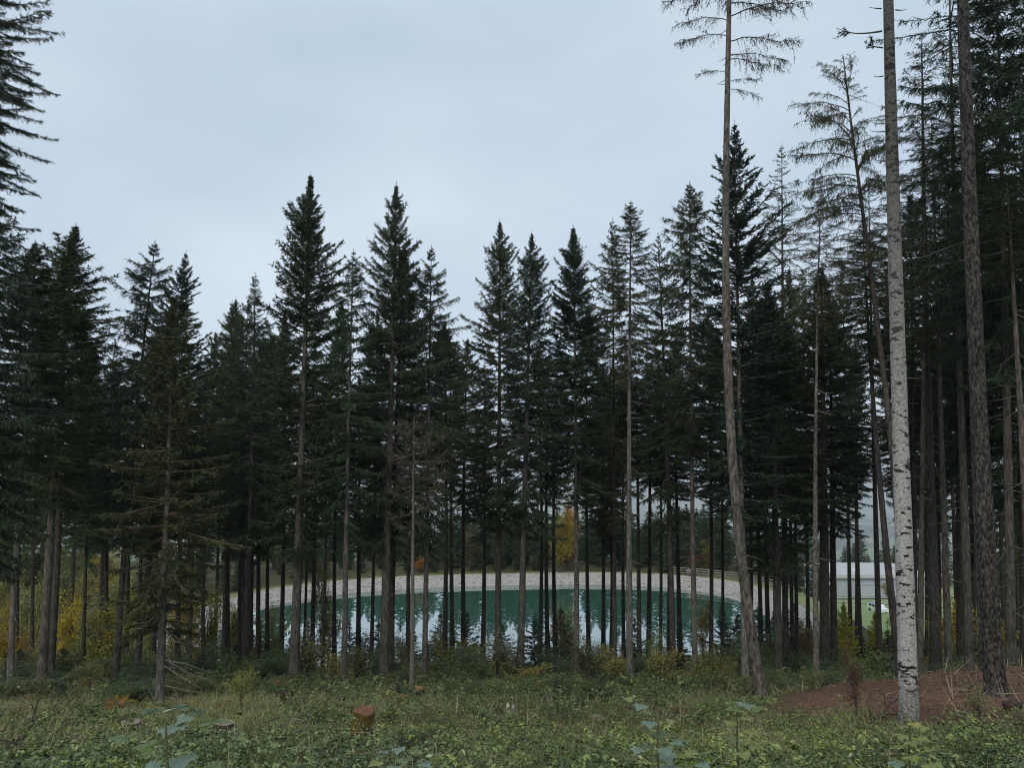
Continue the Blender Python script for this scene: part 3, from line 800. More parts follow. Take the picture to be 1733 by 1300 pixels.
for k, (py_, az, l) in enumerate([(52, 180, .95), (80, 200, .5), (14, 185, .28), (16, 0, .25), (208, 180, .25), (222, 178, .3), (272, 183, .22), (640, 10, .35), (300, -10, .3), (128, 176, .2)]):
    z = zof(py_, 15.2, wroot); x = at(1503 + py_ * .03, py_, 15.2).x - wroot.location.x
    o = link('branch', mesh('branch', snag_geo(l, 40 + k, 6 if l > .4 else 0), [M_NEEDLE, M_TWIG]), wroot, (x + .15 * math.cos(R(az)), 0, z)); o.rotation_euler = (0, 0, R(az))

# dead grey sapling in front of the stand
def dead_tree():
    d = 26; P0 = base_at(697, d); root = thing('dead_sapling', P0, 'dead grey sapling with bare tangled boughs before the dark stand', 'dead tree')
    A = spline([P0, at(699, 900, d), at(701, 702, d)], 12) - np.array(P0)
    link('trunk', mesh('trunk', Geo().add(*trunk_geo(A, .085, np.random.RandomState(3), 8, .7, .3)), [M_DEADTWIG], True), root, color=(.8, .8, .8))
    rs = np.random.RandomState(9); ms = []
    for sd_ in range(6):
        g = Geo(); r2 = np.random.RandomState(100 + sd_); u = np.linspace(0, 1, 8)
        sp = np.c_[u, .12 * np.sin(u * 3) * r2.randn(), -.22 * np.sin(u * 2.4) + .42 * u ** 3 * (.4 + r2.rand())]
        g.add(*tube(sp, .017 * (1 - u) + .006, 4), 0)
        for k in range(20):
            t_ = .25 + .75 * r2.rand(); p = np.array([np.interp(t_, u, sp[:, c]) for c in range(3)])
            dr = np.array([.5 + .3 * r2.rand(), r2.choice([-1, 1]) * (.3 + .5 * r2.rand()), r2.randn() * .45 - .15]); l = .18 + .3 * r2.rand()
            e_ = p + dr * l; g.add(*tube([p, p + dr * l * .5 + r2.randn(3) * .02, e_], [.009, .008, .005], 3, False), 0)
            for m_ in range(3): g.add(*slivers((p + dr * l * r2.rand())[None], (dr + r2.randn(3) * .8)[None], .10 + .12 * r2.rand(), .011, r2), 0)
        ms.append(mesh('dead_bough', g, [M_DEADTWIG]))
    for k in range(40):
        py_ = 706 + 195 * (k / 40.); z = at(0, py_, d).z - P0.z
        o = link('branch', ms[k % 6], root, (np.interp(z, A[:, 2], A[:, 0]), 0, z), (.55, .52, .5)); l = (.60 + .45 * min(1, k / 10.)) * (.6 + .5 * rs.rand()) * (1 if k < 30 else .75)
        o.rotation_euler = (0, R(rs.randn() * 8 - 4), rs.rand() * 6.28); o.scale = (l, l, l)
    LANDMARKS.append((697, 'dead grey sapling'))
dead_tree()

# ------------------------------------------------------------------ the thin dark stand between the clearing and the pond
rear = [(437, 52), (452, 60), (475, 58), (513, 66), (527, 55), (566, 58), (606, 62), (628, 55), (690, 50), (766, 58), (785, 60), (817, 68), 
        (928, 55), (941, 56), (997, 60), (1021, 62), (1034, 64), (1056, 60), (1097, 54), (1117, 52), (1131, 60), (1152, 57), (1203, 48), (1290, 54), (1302, 62), (1342, 56), (1349, 50),
        (1368, 60), (1440, 66), (1449, 68), (1457, 66),
        (140, 46), (212, 56), (236, 52), (300, 44), (344, 54), (362, 62), (378, 50), (386, 58), (404, 47), (412, 54), (425, 60), (170, 62), (28, 48), (54, 58), (118, 66),
        (545, 46), (752, 52), (912, 48), (1082, 48), (1222, 52), (320, 50), (180, 48), (260, 58), (1270, 50), (1522, 60), (1548, 64), (1568, 58), (1622, 56), (1650, 60), (1702, 54), (1725, 60), (1590, 68), (1680, 66)]
LANDMARKS.sort()
def gap_of(px):
    l = [n for p, n in LANDMARKS if p <= px]; r = [n for p, n in LANDMARKS if p > px]
    return (l[-1] if l else None, r[0] if r else None)
NUMW = 'one two three four five six seven eight nine ten eleven twelve thirteen fourteen fifteen sixteen'.split()
ORW = 'first second third fourth fifth sixth seventh eighth ninth tenth eleventh twelfth thirteenth fourteenth fifteenth sixteenth'.split()
def place_labels(prefix, pxs):
    """one label per photo column: says between which two landmark trees it stands, and which one of those there"""
    gr = {}
    for k, px in enumerate(pxs): gr.setdefault(gap_of(px), []).append((px, k))
    outl = [None] * len(pxs)
    for (a_, b_), L_ in gr.items():
        L_.sort()
        for q_, (px, k) in enumerate(L_):
            o = '' if len(L_) == 1 else f', {ORW[min(q_, 15)]} of {NUMW[min(len(L_), 16) - 1]} from left' if len(prefix.split()) < 4 else f', {ORW[min(q_, 15)]} of {NUMW[min(len(L_), 16) - 1]}'
            wh = f'between {a_} and {b_}' if a_ and b_ else (f'right of {a_}' if a_ else f'left of {b_}')
            outl[k] = f'{prefix} {wh}{o}'
    return outl
keys = ['spruce_a', 'ragged_a', 'spruce_c', 'ragged_b', 'spruce_b', 'curtain', 'spruce_d', 'spruce_e', 'ragged_c', 'curtain_b']
rr_ = random.Random(4)
rear.sort()
if True:
    for (px, d), lab in zip(rear, place_labels('thin rear trunk', [q_[0] for q_ in rear])):
        top_py = rr_.randint(500, 640) if px < 1280 else rr_.randint(430, 620)
        lean = (px - 866) * .018
        tree('spruce_tree', px, [(px - lean * .5 + rr_.uniform(-5, 5), 850), (px - lean * 1.5 + rr_.uniform(-8, 8), top_py)], d, rr_.uniform(7, 10.5) * (50 / d) ** .3, rr_.choice(keys), rr_.uniform(1.8, 2.45), rr_.randint(800, 940) if 430 < px < 1320 else (840 if 1400 < px < 1530 else rr_.randint(860, 950)), lab,
             group='thin dark trunks in the stand by the pond', bcol=(.45, .43, .42), color=rr_.choice([(.8, .95, .95), (1.15, 1.05, .85), (.9, 1.1, .95), (.75, .85, .85), (1.3, 1.1, .85)]), twigs=10, tw_len=1.2, yaw=rr_.uniform(0, 6.28), sides=8, rings=8)

# ------------------------------------------------------------------ trees beyond the pond and far off
def far_tree(name, x, y, h, rad, key, label, group, color, bcol=(.8, .8, .8)):
    rs_ = random.Random(int(x * 31 + y * 17))
    root = thing(name, (x, y, Hs(x, y)), label, 'tree', group, rs_.uniform(0, 6.28))
    A = np.c_[np.zeros(4), np.zeros(4), np.linspace(0, h, 4)]
    link('trunk', mesh('trunk', Geo().add(*trunk_geo(A, .014 * h, np.random.RandomState(1), 6)), [M_BARK], True), root, color=bcol)
    me, L0, R0 = PROTO[key]
    zb = h * rs_.uniform(.01, .06)
    o = link('crown', me, root, (0, 0, zb), color); o.scale = (rad / R0, rad / R0, (h - zb) / L0)
    return root
rf = random.Random(12)
jobs = []
for k in range(84):
    x = -46 + 92 * (k / 83.) + rf.uniform(-1.5, 1.5); y = PY + PB * max(.05, 1 - abs((x - PX) / 36.) ** 2.6) ** (1 / 2.6) + SHEAR * (x - PX) + 5.6 + (k % 3) * 2.6 + rf.uniform(0, 2.5)
    if pond_e(x, y) < 5.4 or abs(x - 8.5) < 2.4 and y < 126: continue
    h = rf.uniform(5.5, 9.5) if x > -12 else rf.uniform(3.5, 6.0); jobs.append(('far bank spruce', x, y, h, h * .22, rf.choice(['far_a', 'far_b']), 'spruces on the far bank', (.9, 1.05, 1.0)))
for k in range(90):
    x = -52 + 100 * (k / 89.) + rf.uniform(-1, 1); y = rf.uniform(128, 152)
    if pond_e(x, y) < 12: continue
    h = at(0, rf.uniform(852, 885), y).z - Hs(x, y); jobs.append(('second row spruce', x, y, h, h * .24, rf.choice(['far_a', 'far_b']), 'spruces behind the far bank row', (.8, 1.0, .95)))
for k in range(28):
    x = -33 - rf.random() * 62; y = rf.uniform(70, 135)
    if pond_e(x, y) < 9: continue
    h = rf.uniform(13, 24); jobs.append(('hazy conifer', x, y, h, h * .15, rf.choice(['far_a', 'far_b', 'far_b', 'larch']), 'conifers left of the pond', rf.choice([(3.0, 2.9, 1.7), (2.2, 2.3, 1.5), (1.6, 1.8, 1.4)])))  # brightened needle tints paint pale haze into these crowns
for k in range(26):
    x = 46 + rf.random() * 40; y = rf.uniform(70, 112)
    if .40 < x / y < .62: continue
    h = rf.uniform(13, 20); jobs.append(('dark conifer', x, y, h, h * .15, rf.choice(['far_a', 'far_b']), 'conifers at the far right', (1.0, 1.1, 1.0)))
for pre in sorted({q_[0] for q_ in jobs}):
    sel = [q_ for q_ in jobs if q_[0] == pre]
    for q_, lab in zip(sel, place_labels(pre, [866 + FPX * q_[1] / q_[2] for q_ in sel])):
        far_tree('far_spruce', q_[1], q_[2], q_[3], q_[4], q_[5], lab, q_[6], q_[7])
for k in range(44):
    x = 100 + 110 * (k / 43.) + rf.uniform(-4, 4); y = 330 + rf.uniform(0, 35) - .1 * (x - 100)
    h = rf.uniform(14, 24)
    far_tree('far_spruce', x, y, h, h * .17, rf.choice(['far_a', 'far_b']), 'distant conifer of the wood behind the grey hall', 'conifers behind the hall', (1.2, 1.3, 1.2))
# low broadleaved trees filling the wood left of the pond are added with the shrubs
# ------------------------------------------------------------------ broadleaved shrubs and small trees
def leaf_tris(p, d, l, wd, rs, fold=.35):
    """folded rhombus leaves, two triangles each"""
    d = d / (np.linalg.norm(d, axis=1, keepdims=True) + 1e-9)
    r = rs.randn(len(p), 3) * .5 + np.array([0, 0, 1.])
    s = np.cross(d, r); s /= np.linalg.norm(s, axis=1, keepdims=True) + 1e-9
    nrm = np.cross(s, d)
    l = np.broadcast_to(np.asarray(l), (len(p),))[:, None]; wd = np.broadcast_to(np.asarray(wd), (len(p),))[:, None]
    mid = p + d * l * .45 + nrm * wd * fold * .5
    V = np.stack([p, mid + s * wd * .5, p + d * l - nrm * l * .08, mid - s * wd * .5], 1).reshape(-1, 3)
    b = np.arange(len(p))[:, None] * 4
    return V, np.concatenate([b + np.array([[0, 1, 2]]), b + np.array([[0, 2, 3]])], 1).reshape(-1, 3)

def shrub_meshes(Ht, Rd, nst, nleaf, size, seed, upright=.5):
    rs = np.random.RandomState(seed); gs = Geo(); tips = []
    for k in range(nst):
        az = rs.rand() * 6.28; o = np.array([math.cos(az), math.sin(az), 0]); sprd = Rd * (.25 + .75 * rs.rand()) * (1 if k else .15)
        h = Ht * (.55 + .45 * rs.rand()) if k else Ht
        u = np.linspace(0, 1, 7)
        sp = o * (sprd * u ** 1.5)[:, None] + np.c_[0 * u, 0 * u, h * (u ** upright * .55 + u * .45)] + rs.randn(7, 3) * .02 * Ht * u[:, None]
        gs.add(*tube(sp, (.010 + .007 * Ht) * (1 - u * .85), 5), 0)
        for q_ in range(7):
            t_ = .25 + .7 * rs.rand(); p = np.array([np.interp(t_, u, sp[:, c]) for c in range(3)])
            a2 = rs.rand() * 6.28; l = Rd * (.25 + .4 * rs.rand()) * (1.2 - .6 * t_)
            e_ = p + np.array([math.cos(a2), math.sin(a2), .45 * rs.rand()]) * l
            gs.add(*tube([p, (p + e_) / 2 + np.array([0, 0, .05 * l]), e_], [.008, .006, .003], 4, False), 0)
            tips.append((p, e_)); 
        tips.append((sp[3], sp[6]))
    stem = mesh('shrub_stem', gs, [M_TWIG], True)
    P = np.array([t_[0] for t_ in tips]); E = np.array([t_[1] for t_ in tips])
    w_ = rs.rand(len(tips)) ** 1.5 + .08; idx = rs.choice(len(tips), nleaf, p=w_ / w_.sum())
    f = rs.rand(nleaf) ** .7
    p = P[idx] + (E[idx] - P[idx]) * f[:, None] + rs.randn(nleaf, 3) * size * 1.3
    d = rs.randn(nleaf, 3) * .6 + (E[idx] - P[idx]) / (np.linalg.norm(E[idx] - P[idx], axis=1, keepdims=True) + 1e-6); d[:, 2] -= .25
    V, T = leaf_tris(p, d, size * (.6 + .8 * rs.rand(nleaf)), size * .62 * (.7 + .6 * rs.rand(nleaf)), rs)
    tn = np.repeat(np.clip(rs.rand(len(tips))[idx] * .5 + rs.rand(nleaf) * .5, 0, 1), 2)
    return stem, mesh('shrub_leaves', Geo().add(V, T, 0, tn), [M_LEAF])
SH = [shrub_meshes(1.5, .8, 5, 900, .065, 1), shrub_meshes(1.5, .9, 6, 700, .07, 2), shrub_meshes(1.5, .65, 4, 1100, .06, 3), shrub_meshes(1.5, .95, 7, 520, .075, 4)]
ST = [shrub_meshes(6, 2.2, 9, 2600, .21, 11, .8), shrub_meshes(6, 1.7, 8, 2600, .19, 12, .8)]

def shrub(name, pos, h, r, kind, color, label, cat='shrub', group=None, big=False, rz=None):
    st, lf = (ST if big else SH)[kind % (2 if big else 4)]
    root = thing(name, pos, label, cat, group, random.random() * 6.28 if rz is None else rz)
    H0 = 6. if big else 1.5; R0 = (2.2, 1.7)[kind % 2] if big else (.8, .9, .65, .95)[kind % 4]
    for nm, me, c in (('stem', st, (1, 1, 1)), ('foliage', lf, color)):
        o = link(nm, me, root, (0, 0, -.05), c); o.scale = (r / R0, r / R0, h / H0)
    return root
YEL = (.55, .44, .06); YG = (.36, .36, .09); ORA = (.46, .21, .035); OLV = (.165, .165, .075); LGR = (.155, .19, .065); DGR = (.045, .065, .034); BRN = (.15, .085, .05); PALE = (.24, .235, .11); OCH = (.26, .19, .06)

near = [  # px, py of the foot, width px, height px, kind, colour, name, label
    (408, 1206, 62, 70, 0, YG, 'maple_shrub', 'yellow-green maple shrub standing alone in the left clearing'),
    (520, 1160, 95, 90, 1, PALE, 'beech_shrub', 'pale yellowish shrub in front of the tallest pointed spruce'),
    (1050, 1146, 30, 46, 2, ORA, 'beech_shrub', 'small orange beech at the foot of the long bare pale stem'),
    (1104, 1162, 74, 62, 0, (.17, .2, .05), 'beech_shrub', 'bright green low shrub right of the long bare pale stem'),
    (965, 1140, 90, 98, 3, OCH, 'beech_shrub', 'brownish yellow thin shrub in the middle of the forest edge'),
    (840, 1160, 120, 84, 1, OLV, 'beech_shrub', 'wide dull olive shrub left of the brownish yellow thin shrub'),
    (1000, 1168, 110, 84, 2, (.11, .11, .055), 'beech_shrub', 'greyish olive shrub below the brownish yellow thin shrub'),
    (905, 1172, 26, 34, 2, (.30, .21, .07), 'fern_like_shrub', 'small tan plant low in front of the olive shrubs'),
    (640, 1194, 60, 26, 3, (.36, .27, .07), 'low_shrub', 'low shrub with small golden leaves behind the tall mossy stump'),
    (683, 1200, 14, 20, 2, (.34, .30, .03), 'small_sapling', 'tiny vivid yellow sapling beside the orange-topped stump'),
    (1078, 1176, 24, 22, 0, (.22, .24, .03), 'small_sapling', 'small bright lime sapling in front of the bright green low shrub'),
    (480, 1176, 42, 26, 1, (.32, .17, .05), 'low_shrub', 'low rusty orange shrub behind a dark stump left of centre'),
    (1440, 1140, 44, 40, 2, LGR, 'beech_shrub', 'pale green leafy shrub behind the dead brown sapling'),
    (1660, 1232, 95, 68, 1, PALE, 'beech_shrub', 'pale leafy shrub at the foot of the rough brown trunk'),
    (1725, 1265, 60, 62, 3, OLV, 'beech_shrub', 'olive shrub at the lower right edge below the fallen log'),
    (1290, 1185, 70, 40, 3, LGR, 'beech_shrub', 'light green sprawling shrub left of the curved larch foot'),
    (1375, 1170, 70, 34, 1, LGR, 'low_shrub', 'low bluish green shrub at the left end of the bare soil'),
    (150, 1172, 80, 44, 3, (.21, .175, .055), 'low_shrub', 'straw-yellow bushy growth at the left forest edge'),
    (20, 1190, 70, 40, 1, OLV, 'low_shrub', 'dull green shrub at the foot of the pale leaning trunk'),
    (700, 1300, 120, 60, 0, DGR, 'low_shrub', 'dark bluish green leafy clump right below the tall mossy stump'),
]
for px, py, wp, hp, k, colr, nm, lab in near:
    p = ground_px(px, py); s = p.y / FPX
    shrub(nm, p, hp * s, wp * .5 * s, k, colr, lab)

backs = [  # px, distance, height px, width px
    (32, 46, 90, 44, 1, (.36, .23, .05), 'autumn_beech', 'orange autumn tree glowing behind the pale leaning trunk'),
    (8, 50, 130, 50, 0, (.38, .3, .03), 'autumn_beech', 'yellow branches of a small tree at the left edge'),
    (114, 52, 150, 62, 1, YEL, 'autumn_birch', 'yellow leaved tree between the brown trunk and a thin black trunk'),
    (165, 47, 130, 90, 0, (.30, .27, .06), 'autumn_beech', 'olive-gold small tree left of the lone thin grey spruce'),
    (318, 56, 170, 60, 1, (.36, .25, .03), 'autumn_beech', 'golden tree showing through the boughs of the lone thin grey spruce'),
    (355, 58, 140, 60, 0, (.32, .30, .06), 'autumn_beech', 'yellow-green tree in the gap right of the lone thin grey spruce'),
    (62, 62, 150, 60, 0, (.34, .34, .10), 'autumn_beech', 'pale yellow-green tree between the pale leaning trunk and the broad left spruce'),
    (205, 62, 150, 80, 1, (.36, .36, .08), 'autumn_birch', 'yellow-green tree behind the curtained left spruce'),
    (252, 60, 130, 60, 0, (.30, .30, .08), 'autumn_beech', 'olive-yellow tree just left of the lone grey spruce'),
    (300, 66, 150, 50, 1, (.50, .38, .05), 'autumn_birch', 'golden young birch just right of the lone grey spruce'),
    (398, 62, 110, 50, 0, (.34, .33, .09), 'autumn_beech', 'small yellow-green tree at the far left end of the pond'),
    (452, 64, 120, 60, 0, (.26, .26, .08), 'small_birch', 'thin yellow-green young birch at the left end of the pond'),
    (555, 66, 120, 50, 1, (.2, .2, .06), 'small_birch', 'loose pale yellow birch before the pond, left of the middle'),
    (545, 62, 190, 40, 1, (.18, .17, .05), 'small_birch', 'tall thin willowy birch right of the tallest pointed spruce'),
    (610, 64, 80, 50, 0, (.13, .12, .05), 'small_birch', 'small dull bush on the near bank of the pond, behind the slim light grey trunk'),
    (680, 66, 76, 46, 1, (.15, .15, .05), 'small_birch', 'small bush on the near bank behind the dead grey sapling'),
    (745, 66, 70, 40, 0, (.12, .13, .05), 'small_birch', 'small leafy bush on the near bank left of the middle'),
    (1190, 60, 120, 34, 1, (.30, .2, .03), 'small_birch', 'narrow golden sapling between thin trunks at the right of the pond'),
    (1355, 56, 80, 62, 0, OCH, 'autumn_beech', 'ochre shrub behind the slim straight larch'),
    (1300, 58, 60, 40, 1, (.2, .17, .05), 'autumn_beech', 'dull yellow bush behind the curved larch'),
    (1615, 52, 135, 76, 1, (.55, .38, .04), 'autumn_birch', 'orange-yellow round tree left of the rough brown trunk'),
    (1583, 55, 100, 40, 0, (.48, .33, .05), 'autumn_beech', 'lower yellow-brown bush beside the orange-yellow round tree'),
    (1697, 46, 100, 84, 0, (.36, .30, .07), 'autumn_beech', 'dull yellow thicket right of the rough brown trunk'),
    (1520, 56, 90, 34, 1, (.27, .15, .05), 'autumn_beech', 'brownish bush touching the left of the white-barked trunk'),
]
for px, d, hp, wp, k, colr, nm, lab in backs:
    p = base_at(px, d); s = d / FPX
    shrub(nm, p, hp * s, wp * .5 * s, k, colr, lab, 'tree', big=True)
# trees with autumn leaves across the water
for x, y, h, r_, k, colr, lab in [(7.2, 119.5, 9.5, 3.0, 0, (.26, .22, .03), 'yellow tree standing behind the far bank of the pond'),
                                  (8.8, 121.5, 11.5, 2.0, 1, (.46, .24, .03), 'orange topped tree rising behind the yellow tree on the far bank'),
                                  (-14.0, 118.8, 2.6, 1.3, 1, (.46, .19, .03), 'small orange bush at the top of the far stone bank'),
                                  (28.0, 118.5, 3.2, 1.4, 0, (.38, .12, .06), 'small reddish bush at the right end of the far bank'),
                                  (30.5, 119.0, 5.0, 1.6, 1, (.22, .19, .05), 'yellow-green young tree right of the small reddish bush'),
                                  (-6.5, 120, 7.5, 2.2, 1, (.12, .11, .05), 'dull brownish tree behind the far bank left of the yellow tree'),
                                  (122, 252, 5.2, 2.0, 1, (.30, .22, .06), 'small yellow tree in front of the grey hall')]:
    shrub('autumn_tree', (x, y, Hs(x, y)), h, r_, k, colr, lab, 'tree', big=True)
# young larches in yellow, by the meadow
for px, d, hp, wp, lab in [(1432, 50, 118, 56, 'golden young larch in the gap before the meadow'), (1484, 53, 96, 44, 'second paler golden larch next to the white-barked trunk')]:
    p = base_at(px, d); s = d / FPX
    root = thing('young_larch', p, lab, 'tree', 'golden young larches')
    A = np.c_[np.zeros(4), np.zeros(4), np.linspace(0, hp * s, 4)]
    link('trunk', mesh('trunk', Geo().add(*trunk_geo(A, .05, np.random.RandomState(1), 6)), [M_BARK], True), root)
    for yw in (0, 2.1):
        o = link('crown', PROTO['young_a'][0], root, (0, 0, .1), (11, 6.5, 1.2) if yw == 0 else (8, 6.0, 1.6)); o.scale = (wp * .5 * s / .95, wp * .5 * s / .95, hp * s / 3.0); o.rotation_euler = (0, 0, yw)

wood = []
for k in range(26):
    px = 10 + k * 16 + random.uniform(-8, 8); d = random.uniform(66, 100)
    if pond_e((px - 866) / FPX * d, d) < 6: continue
    wood.append((px, d))
for k, ((px, d), lab) in enumerate(zip(wood, place_labels('hazy yellow-green shrub', [q_[0] for q_ in wood]))):
    shrub('woodland_shrub', base_at(px, d), random.uniform(3, 7), random.uniform(1.5, 2.8), k, random.choice([(.26, .28, .11), (.20, .24, .10), (.32, .30, .10), (.36, .29, .06)]), lab, 'shrub', 'shrubs of the wood left of the pond', big=True)  # light leaf colours carry painted haze

# young spruces in the undergrowth
def young_spruce(p, h, r_, key, label, color, group):
    root = thing('young_spruce', p, label, 'tree', group, random.random() * 6.28)
    A = np.c_[np.zeros(4), np.zeros(4), np.linspace(0, h * .95, 4)]
    link('trunk', mesh('trunk', Geo().add(*trunk_geo(A, .012 * h + .01, np.random.RandomState(1), 5)), [M_BARK], True), root)
    me, L0, R0 = PROTO[key]; o = link('crown', me, root, (0, 0, .02), color); o.scale = (r_ / R0, r_ / R0, h / L0)
ry = random.Random(5)
ysl = [(790, 62, 95, 66), (850, 60, 80, 60), (905, 58, 95, 70), (950, 60, 110, 60), (745, 63, 100, 50), (1075, 60, 90, 60), (1225, 58, 120, 60), (1250, 60, 100, 60), (1285, 60, 110, 60),
                      (640, 60, 80, 60), (700, 58, 70, 56), (590, 58, 90, 50), (520, 60, 80, 60), (490, 57, 60, 60), (1330, 62, 105, 46), (1460, 52, 70, 60), (1505, 50, 85, 70), (1472, 44, 60, 70), (1660, 50, 70, 60), (1150, 56, 80, 60),
                      (385, 42, 60, 80), (340, 46, 50, 90), (105, 44, 60, 90), (230, 45, 60, 80), (1400, 47, 50, 70), (30, 42, 60, 80), (1180, 46, 44, 60), (880, 48, 50, 80), (760, 50, 50, 80), (1345, 64, 110, 66), (1312, 66, 90, 50), (1372, 62, 80, 50), (412, 66, 110, 60), (395, 62, 100, 70), (440, 68, 90, 50), (425, 58, 70, 60), (1405, 60, 60, 46)]
for (px, d, hp, wp), lab in zip(ysl, place_labels('young undergrowth spruce', [q_[0] for q_ in ysl])):
    s = d / FPX
    young_spruce(base_at(px, d), hp * s * .9, wp * .5 * s, ry.choice(['young_a', 'young_b']), lab, (ry.uniform(.8, 1.2), ry.uniform(.95, 1.25), ry.uniform(.8, 1.0)), 'young spruces under the stand')
# low bushes filling the forest edge
bushes = []
for k in range(190):
    px = ry.uniform(-20, 1750); d = ry.uniform(26, 68) if k > 60 else ry.uniform(24, 40)
    if 1380 < px < 1560 and d > 50 and ry.random() < .6: continue
    h = ry.uniform(.9, 2.6) * (1 if d > 42 else .75 if d > 36 else .38); r_ = ry.uniform(.8, 1.8) * (1 if d > 36 else .7)
    nm, colr = ry.choice([('green', (.070, .12, .060)), ('green', (.085, .14, .065)), ('green', (.10, .155, .06)), ('olive', (.13, .165, .06)), ('olive', (.16, .17, .07)), ('dark', (.065, .10, .055))])
    bushes.append((f"{'low' if h < 1 else 'tall' if h > 1.7 else 'leafy'} {nm} bush", px, d, h, r_, ry.randint(0, 3), colr))
for pre in sorted({b_[0] for b_ in bushes}):
    sel = [b_ for b_ in bushes if b_[0] == pre]
    for b_, lab in zip(sel, place_labels(pre, [q_[1] for q_ in sel])):
        shrub('undergrowth_bush', base_at(b_[1], b_[2]), b_[3], b_[4], b_[5], b_[6], lab, 'shrub', 'undergrowth bushes among the trunks')

rk = random.Random(91); edge = []
for k in range(96):
    px = 10 + 1715 * (k + rk.random()) / 96.; d = rk.uniform(34, 62)
    if 1390 < px < 1500 and d > 46: continue
    edge.append((px, d, rk.uniform(1.0, 2.8) * (1 if d > 42 else .62), rk.uniform(.7, 1.5), rk.randint(0, 3), rk.choice([(.22, .30, .09), (.18, .26, .09), (.28, .30, .09), (.34, .30, .08), (.25, .24, .09), (.17, .25, .11), (.38, .31, .07)])))
for (px, d, h, r_, k, colr), lab in zip(edge, place_labels('pale leafy shrub', [q_[0] for q_ in edge])):
    shrub('edge_shrub', base_at(px, d), h, r_, k, colr, lab, 'shrub', 'light shrubs along the forest edge')

# ------------------------------------------------------------------ ferns
def frond_mesh(seed):
    rs = np.random.RandomState(seed); g = Geo(); u = np.linspace(0, 1, 8)
    sp = np.c_[.75 * u, .06 * rs.randn() * u ** 2, .55 * u - .62 * u ** 2.2]
    g.add(*tube(sp, .006 * (1 - u) + .0015, 4), 0, .5)
    for t_ in np.linspace(.15, .97, 22):
        p = np.array([np.interp(t_, u, sp[:, c]) for c in range(3)]); l = .24 * math.sin(math.pi * min(1, (t_ * .9 + .1))) ** .7 + .02
        for sgn in (-1, 1):
            d = np.array([[.45, sgn, -.25 + .15 * rs.randn()]]); g.add(*leaf_tris(p[None], d, l, .045, rs, .1), 0, rs.rand())
    return mesh('frond', g, [M_LEAF])
FR = [frond_mesh(k) for k in range(3)]
ferns = [(205, 1196, .8, (.52, .36, .05), 'bright yellow fern in the left clearing beside a fallen branch'), (195, 1204, .6, (.34, .17, .05), 'rusty brown fern below the bright yellow fern'),
         (118, 1170, .8, YG, 'yellow-green fern clump at the left forest edge'), (150, 1166, .9, OCH, 'tan fern right of the yellow-green fern clump'), (60, 1192, .7, (.30, .18, .07), 'withered brown fern near the left edge'), (318, 1182, .6, (.46, .27, .06), 'orange-yellow fern right of the lone thin grey spruce'),
         (335, 1172, .7, (.34, .18, .06), 'rusty fern just behind the orange-yellow fern'), (375, 1204, .6, (.30, .21, .07), 'tan fern left of the yellow-green maple shrub'), (460, 1168, .7, (.36, .19, .06), 'rusty fern right of the yellow-green maple shrub'), (140, 1195, .6, (.30, .21, .08), 'pale brown fern left of the bright yellow fern'),
         (915, 1164, .6, (.36, .25, .08), 'tan fern in front of the olive shrubs'), (340, 1140, 1.0, (.16, .17, .05), 'olive fern behind the lone thin grey spruce'), (325, 1198, .5, (.26, .2, .08), 'small dry fern above the shield-leaved sapling'), (30, 1215, .6, (.26, .19, .07), 'dry straw fern low at the left edge'), (260, 1192, .5, (.30, .20, .08), 'small brown fern in front of the lone thin grey spruce')]
for px, py, s, colr, lab in ferns:
    p = ground_px(px, py); root = thing('fern', p, lab, 'fern', 'ferns in the clearing', ry.random() * 6)
    for k in range(7):
        o = link('frond', FR[k % 3], root, (0, 0, .02), colr); o.rotation_euler = (0, R(ry.uniform(-48, -8)), k * .9 + ry.uniform(-.2, .2)); q_ = .72 * s * ry.uniform(.7, 1.25); o.scale = (q_, q_, q_)

# ------------------------------------------------------------------ saplings with large leaves near the camera
MAPLE = [(0, 0), (.16, -.16), (.30, -.12), (.52, -.34), (.55, -.16), (.86, -.30), (.82, -.06), (1.02, .12), (.80, .22), (.86, .50), (.60, .40), (.42, .70), (.28, .86), (.16, 1.10)]
def maple_leaf(seed):
    rs = np.random.RandomState(seed)
    half = [(.0, -.10)] + [(x * .56, y * .62 + .1) for x, y in MAPLE[1:]]
    ptsR = half[1:]; outl = [(0, 0)] + ptsR + [(0, .92)] + [(-x, y) for x, y in reversed(ptsR)]
    V = [(0, .28, .0)]
    for x, y in outl: V.append((x, y, -.10 * abs(x) - .16 * max(0, y - .4) ** 2 + .10 * abs(x) * (1 if rs.rand() > .5 else -.3)))
    n = len(outl); T = [[0, 1 + k, 1 + (k + 1) % n] for k in range(n)]
    V = np.array(V)
    # midribs: a slim raised rod down each lobe and the stalk
    g = Geo().add(V, T, 0, .5)
    for ex, ey in ((0, .88), (.42, .55), (-.42, .55), (.40, .12), (-.40, .12)):
        g.add(*tube([[0, .0, .012], [ex * .5, ey * .5, .006 - .03 * abs(ex)], [ex * .95, ey * .95, -.02 - .1 * abs(ex)]], [.010, .007, .003], 3, False), 0, 1.)
    g.add(*tube([[0, .0, 0], [0, -.35, .0], [0, -.62, -.12]], [.012, .012, .012], 4), 0, 1.)
    return mesh('maple_leaf', g, [M_BIGLEAF])
LF = [maple_leaf(k) for k in range(4)]
BL_SHEEN = (.14, .205, .15); GR = (.10, .15, .035); LG = (.19, .22, .06); DK = (.06, .10, .035)  # first colour has the sky's pale bluish reflection painted in
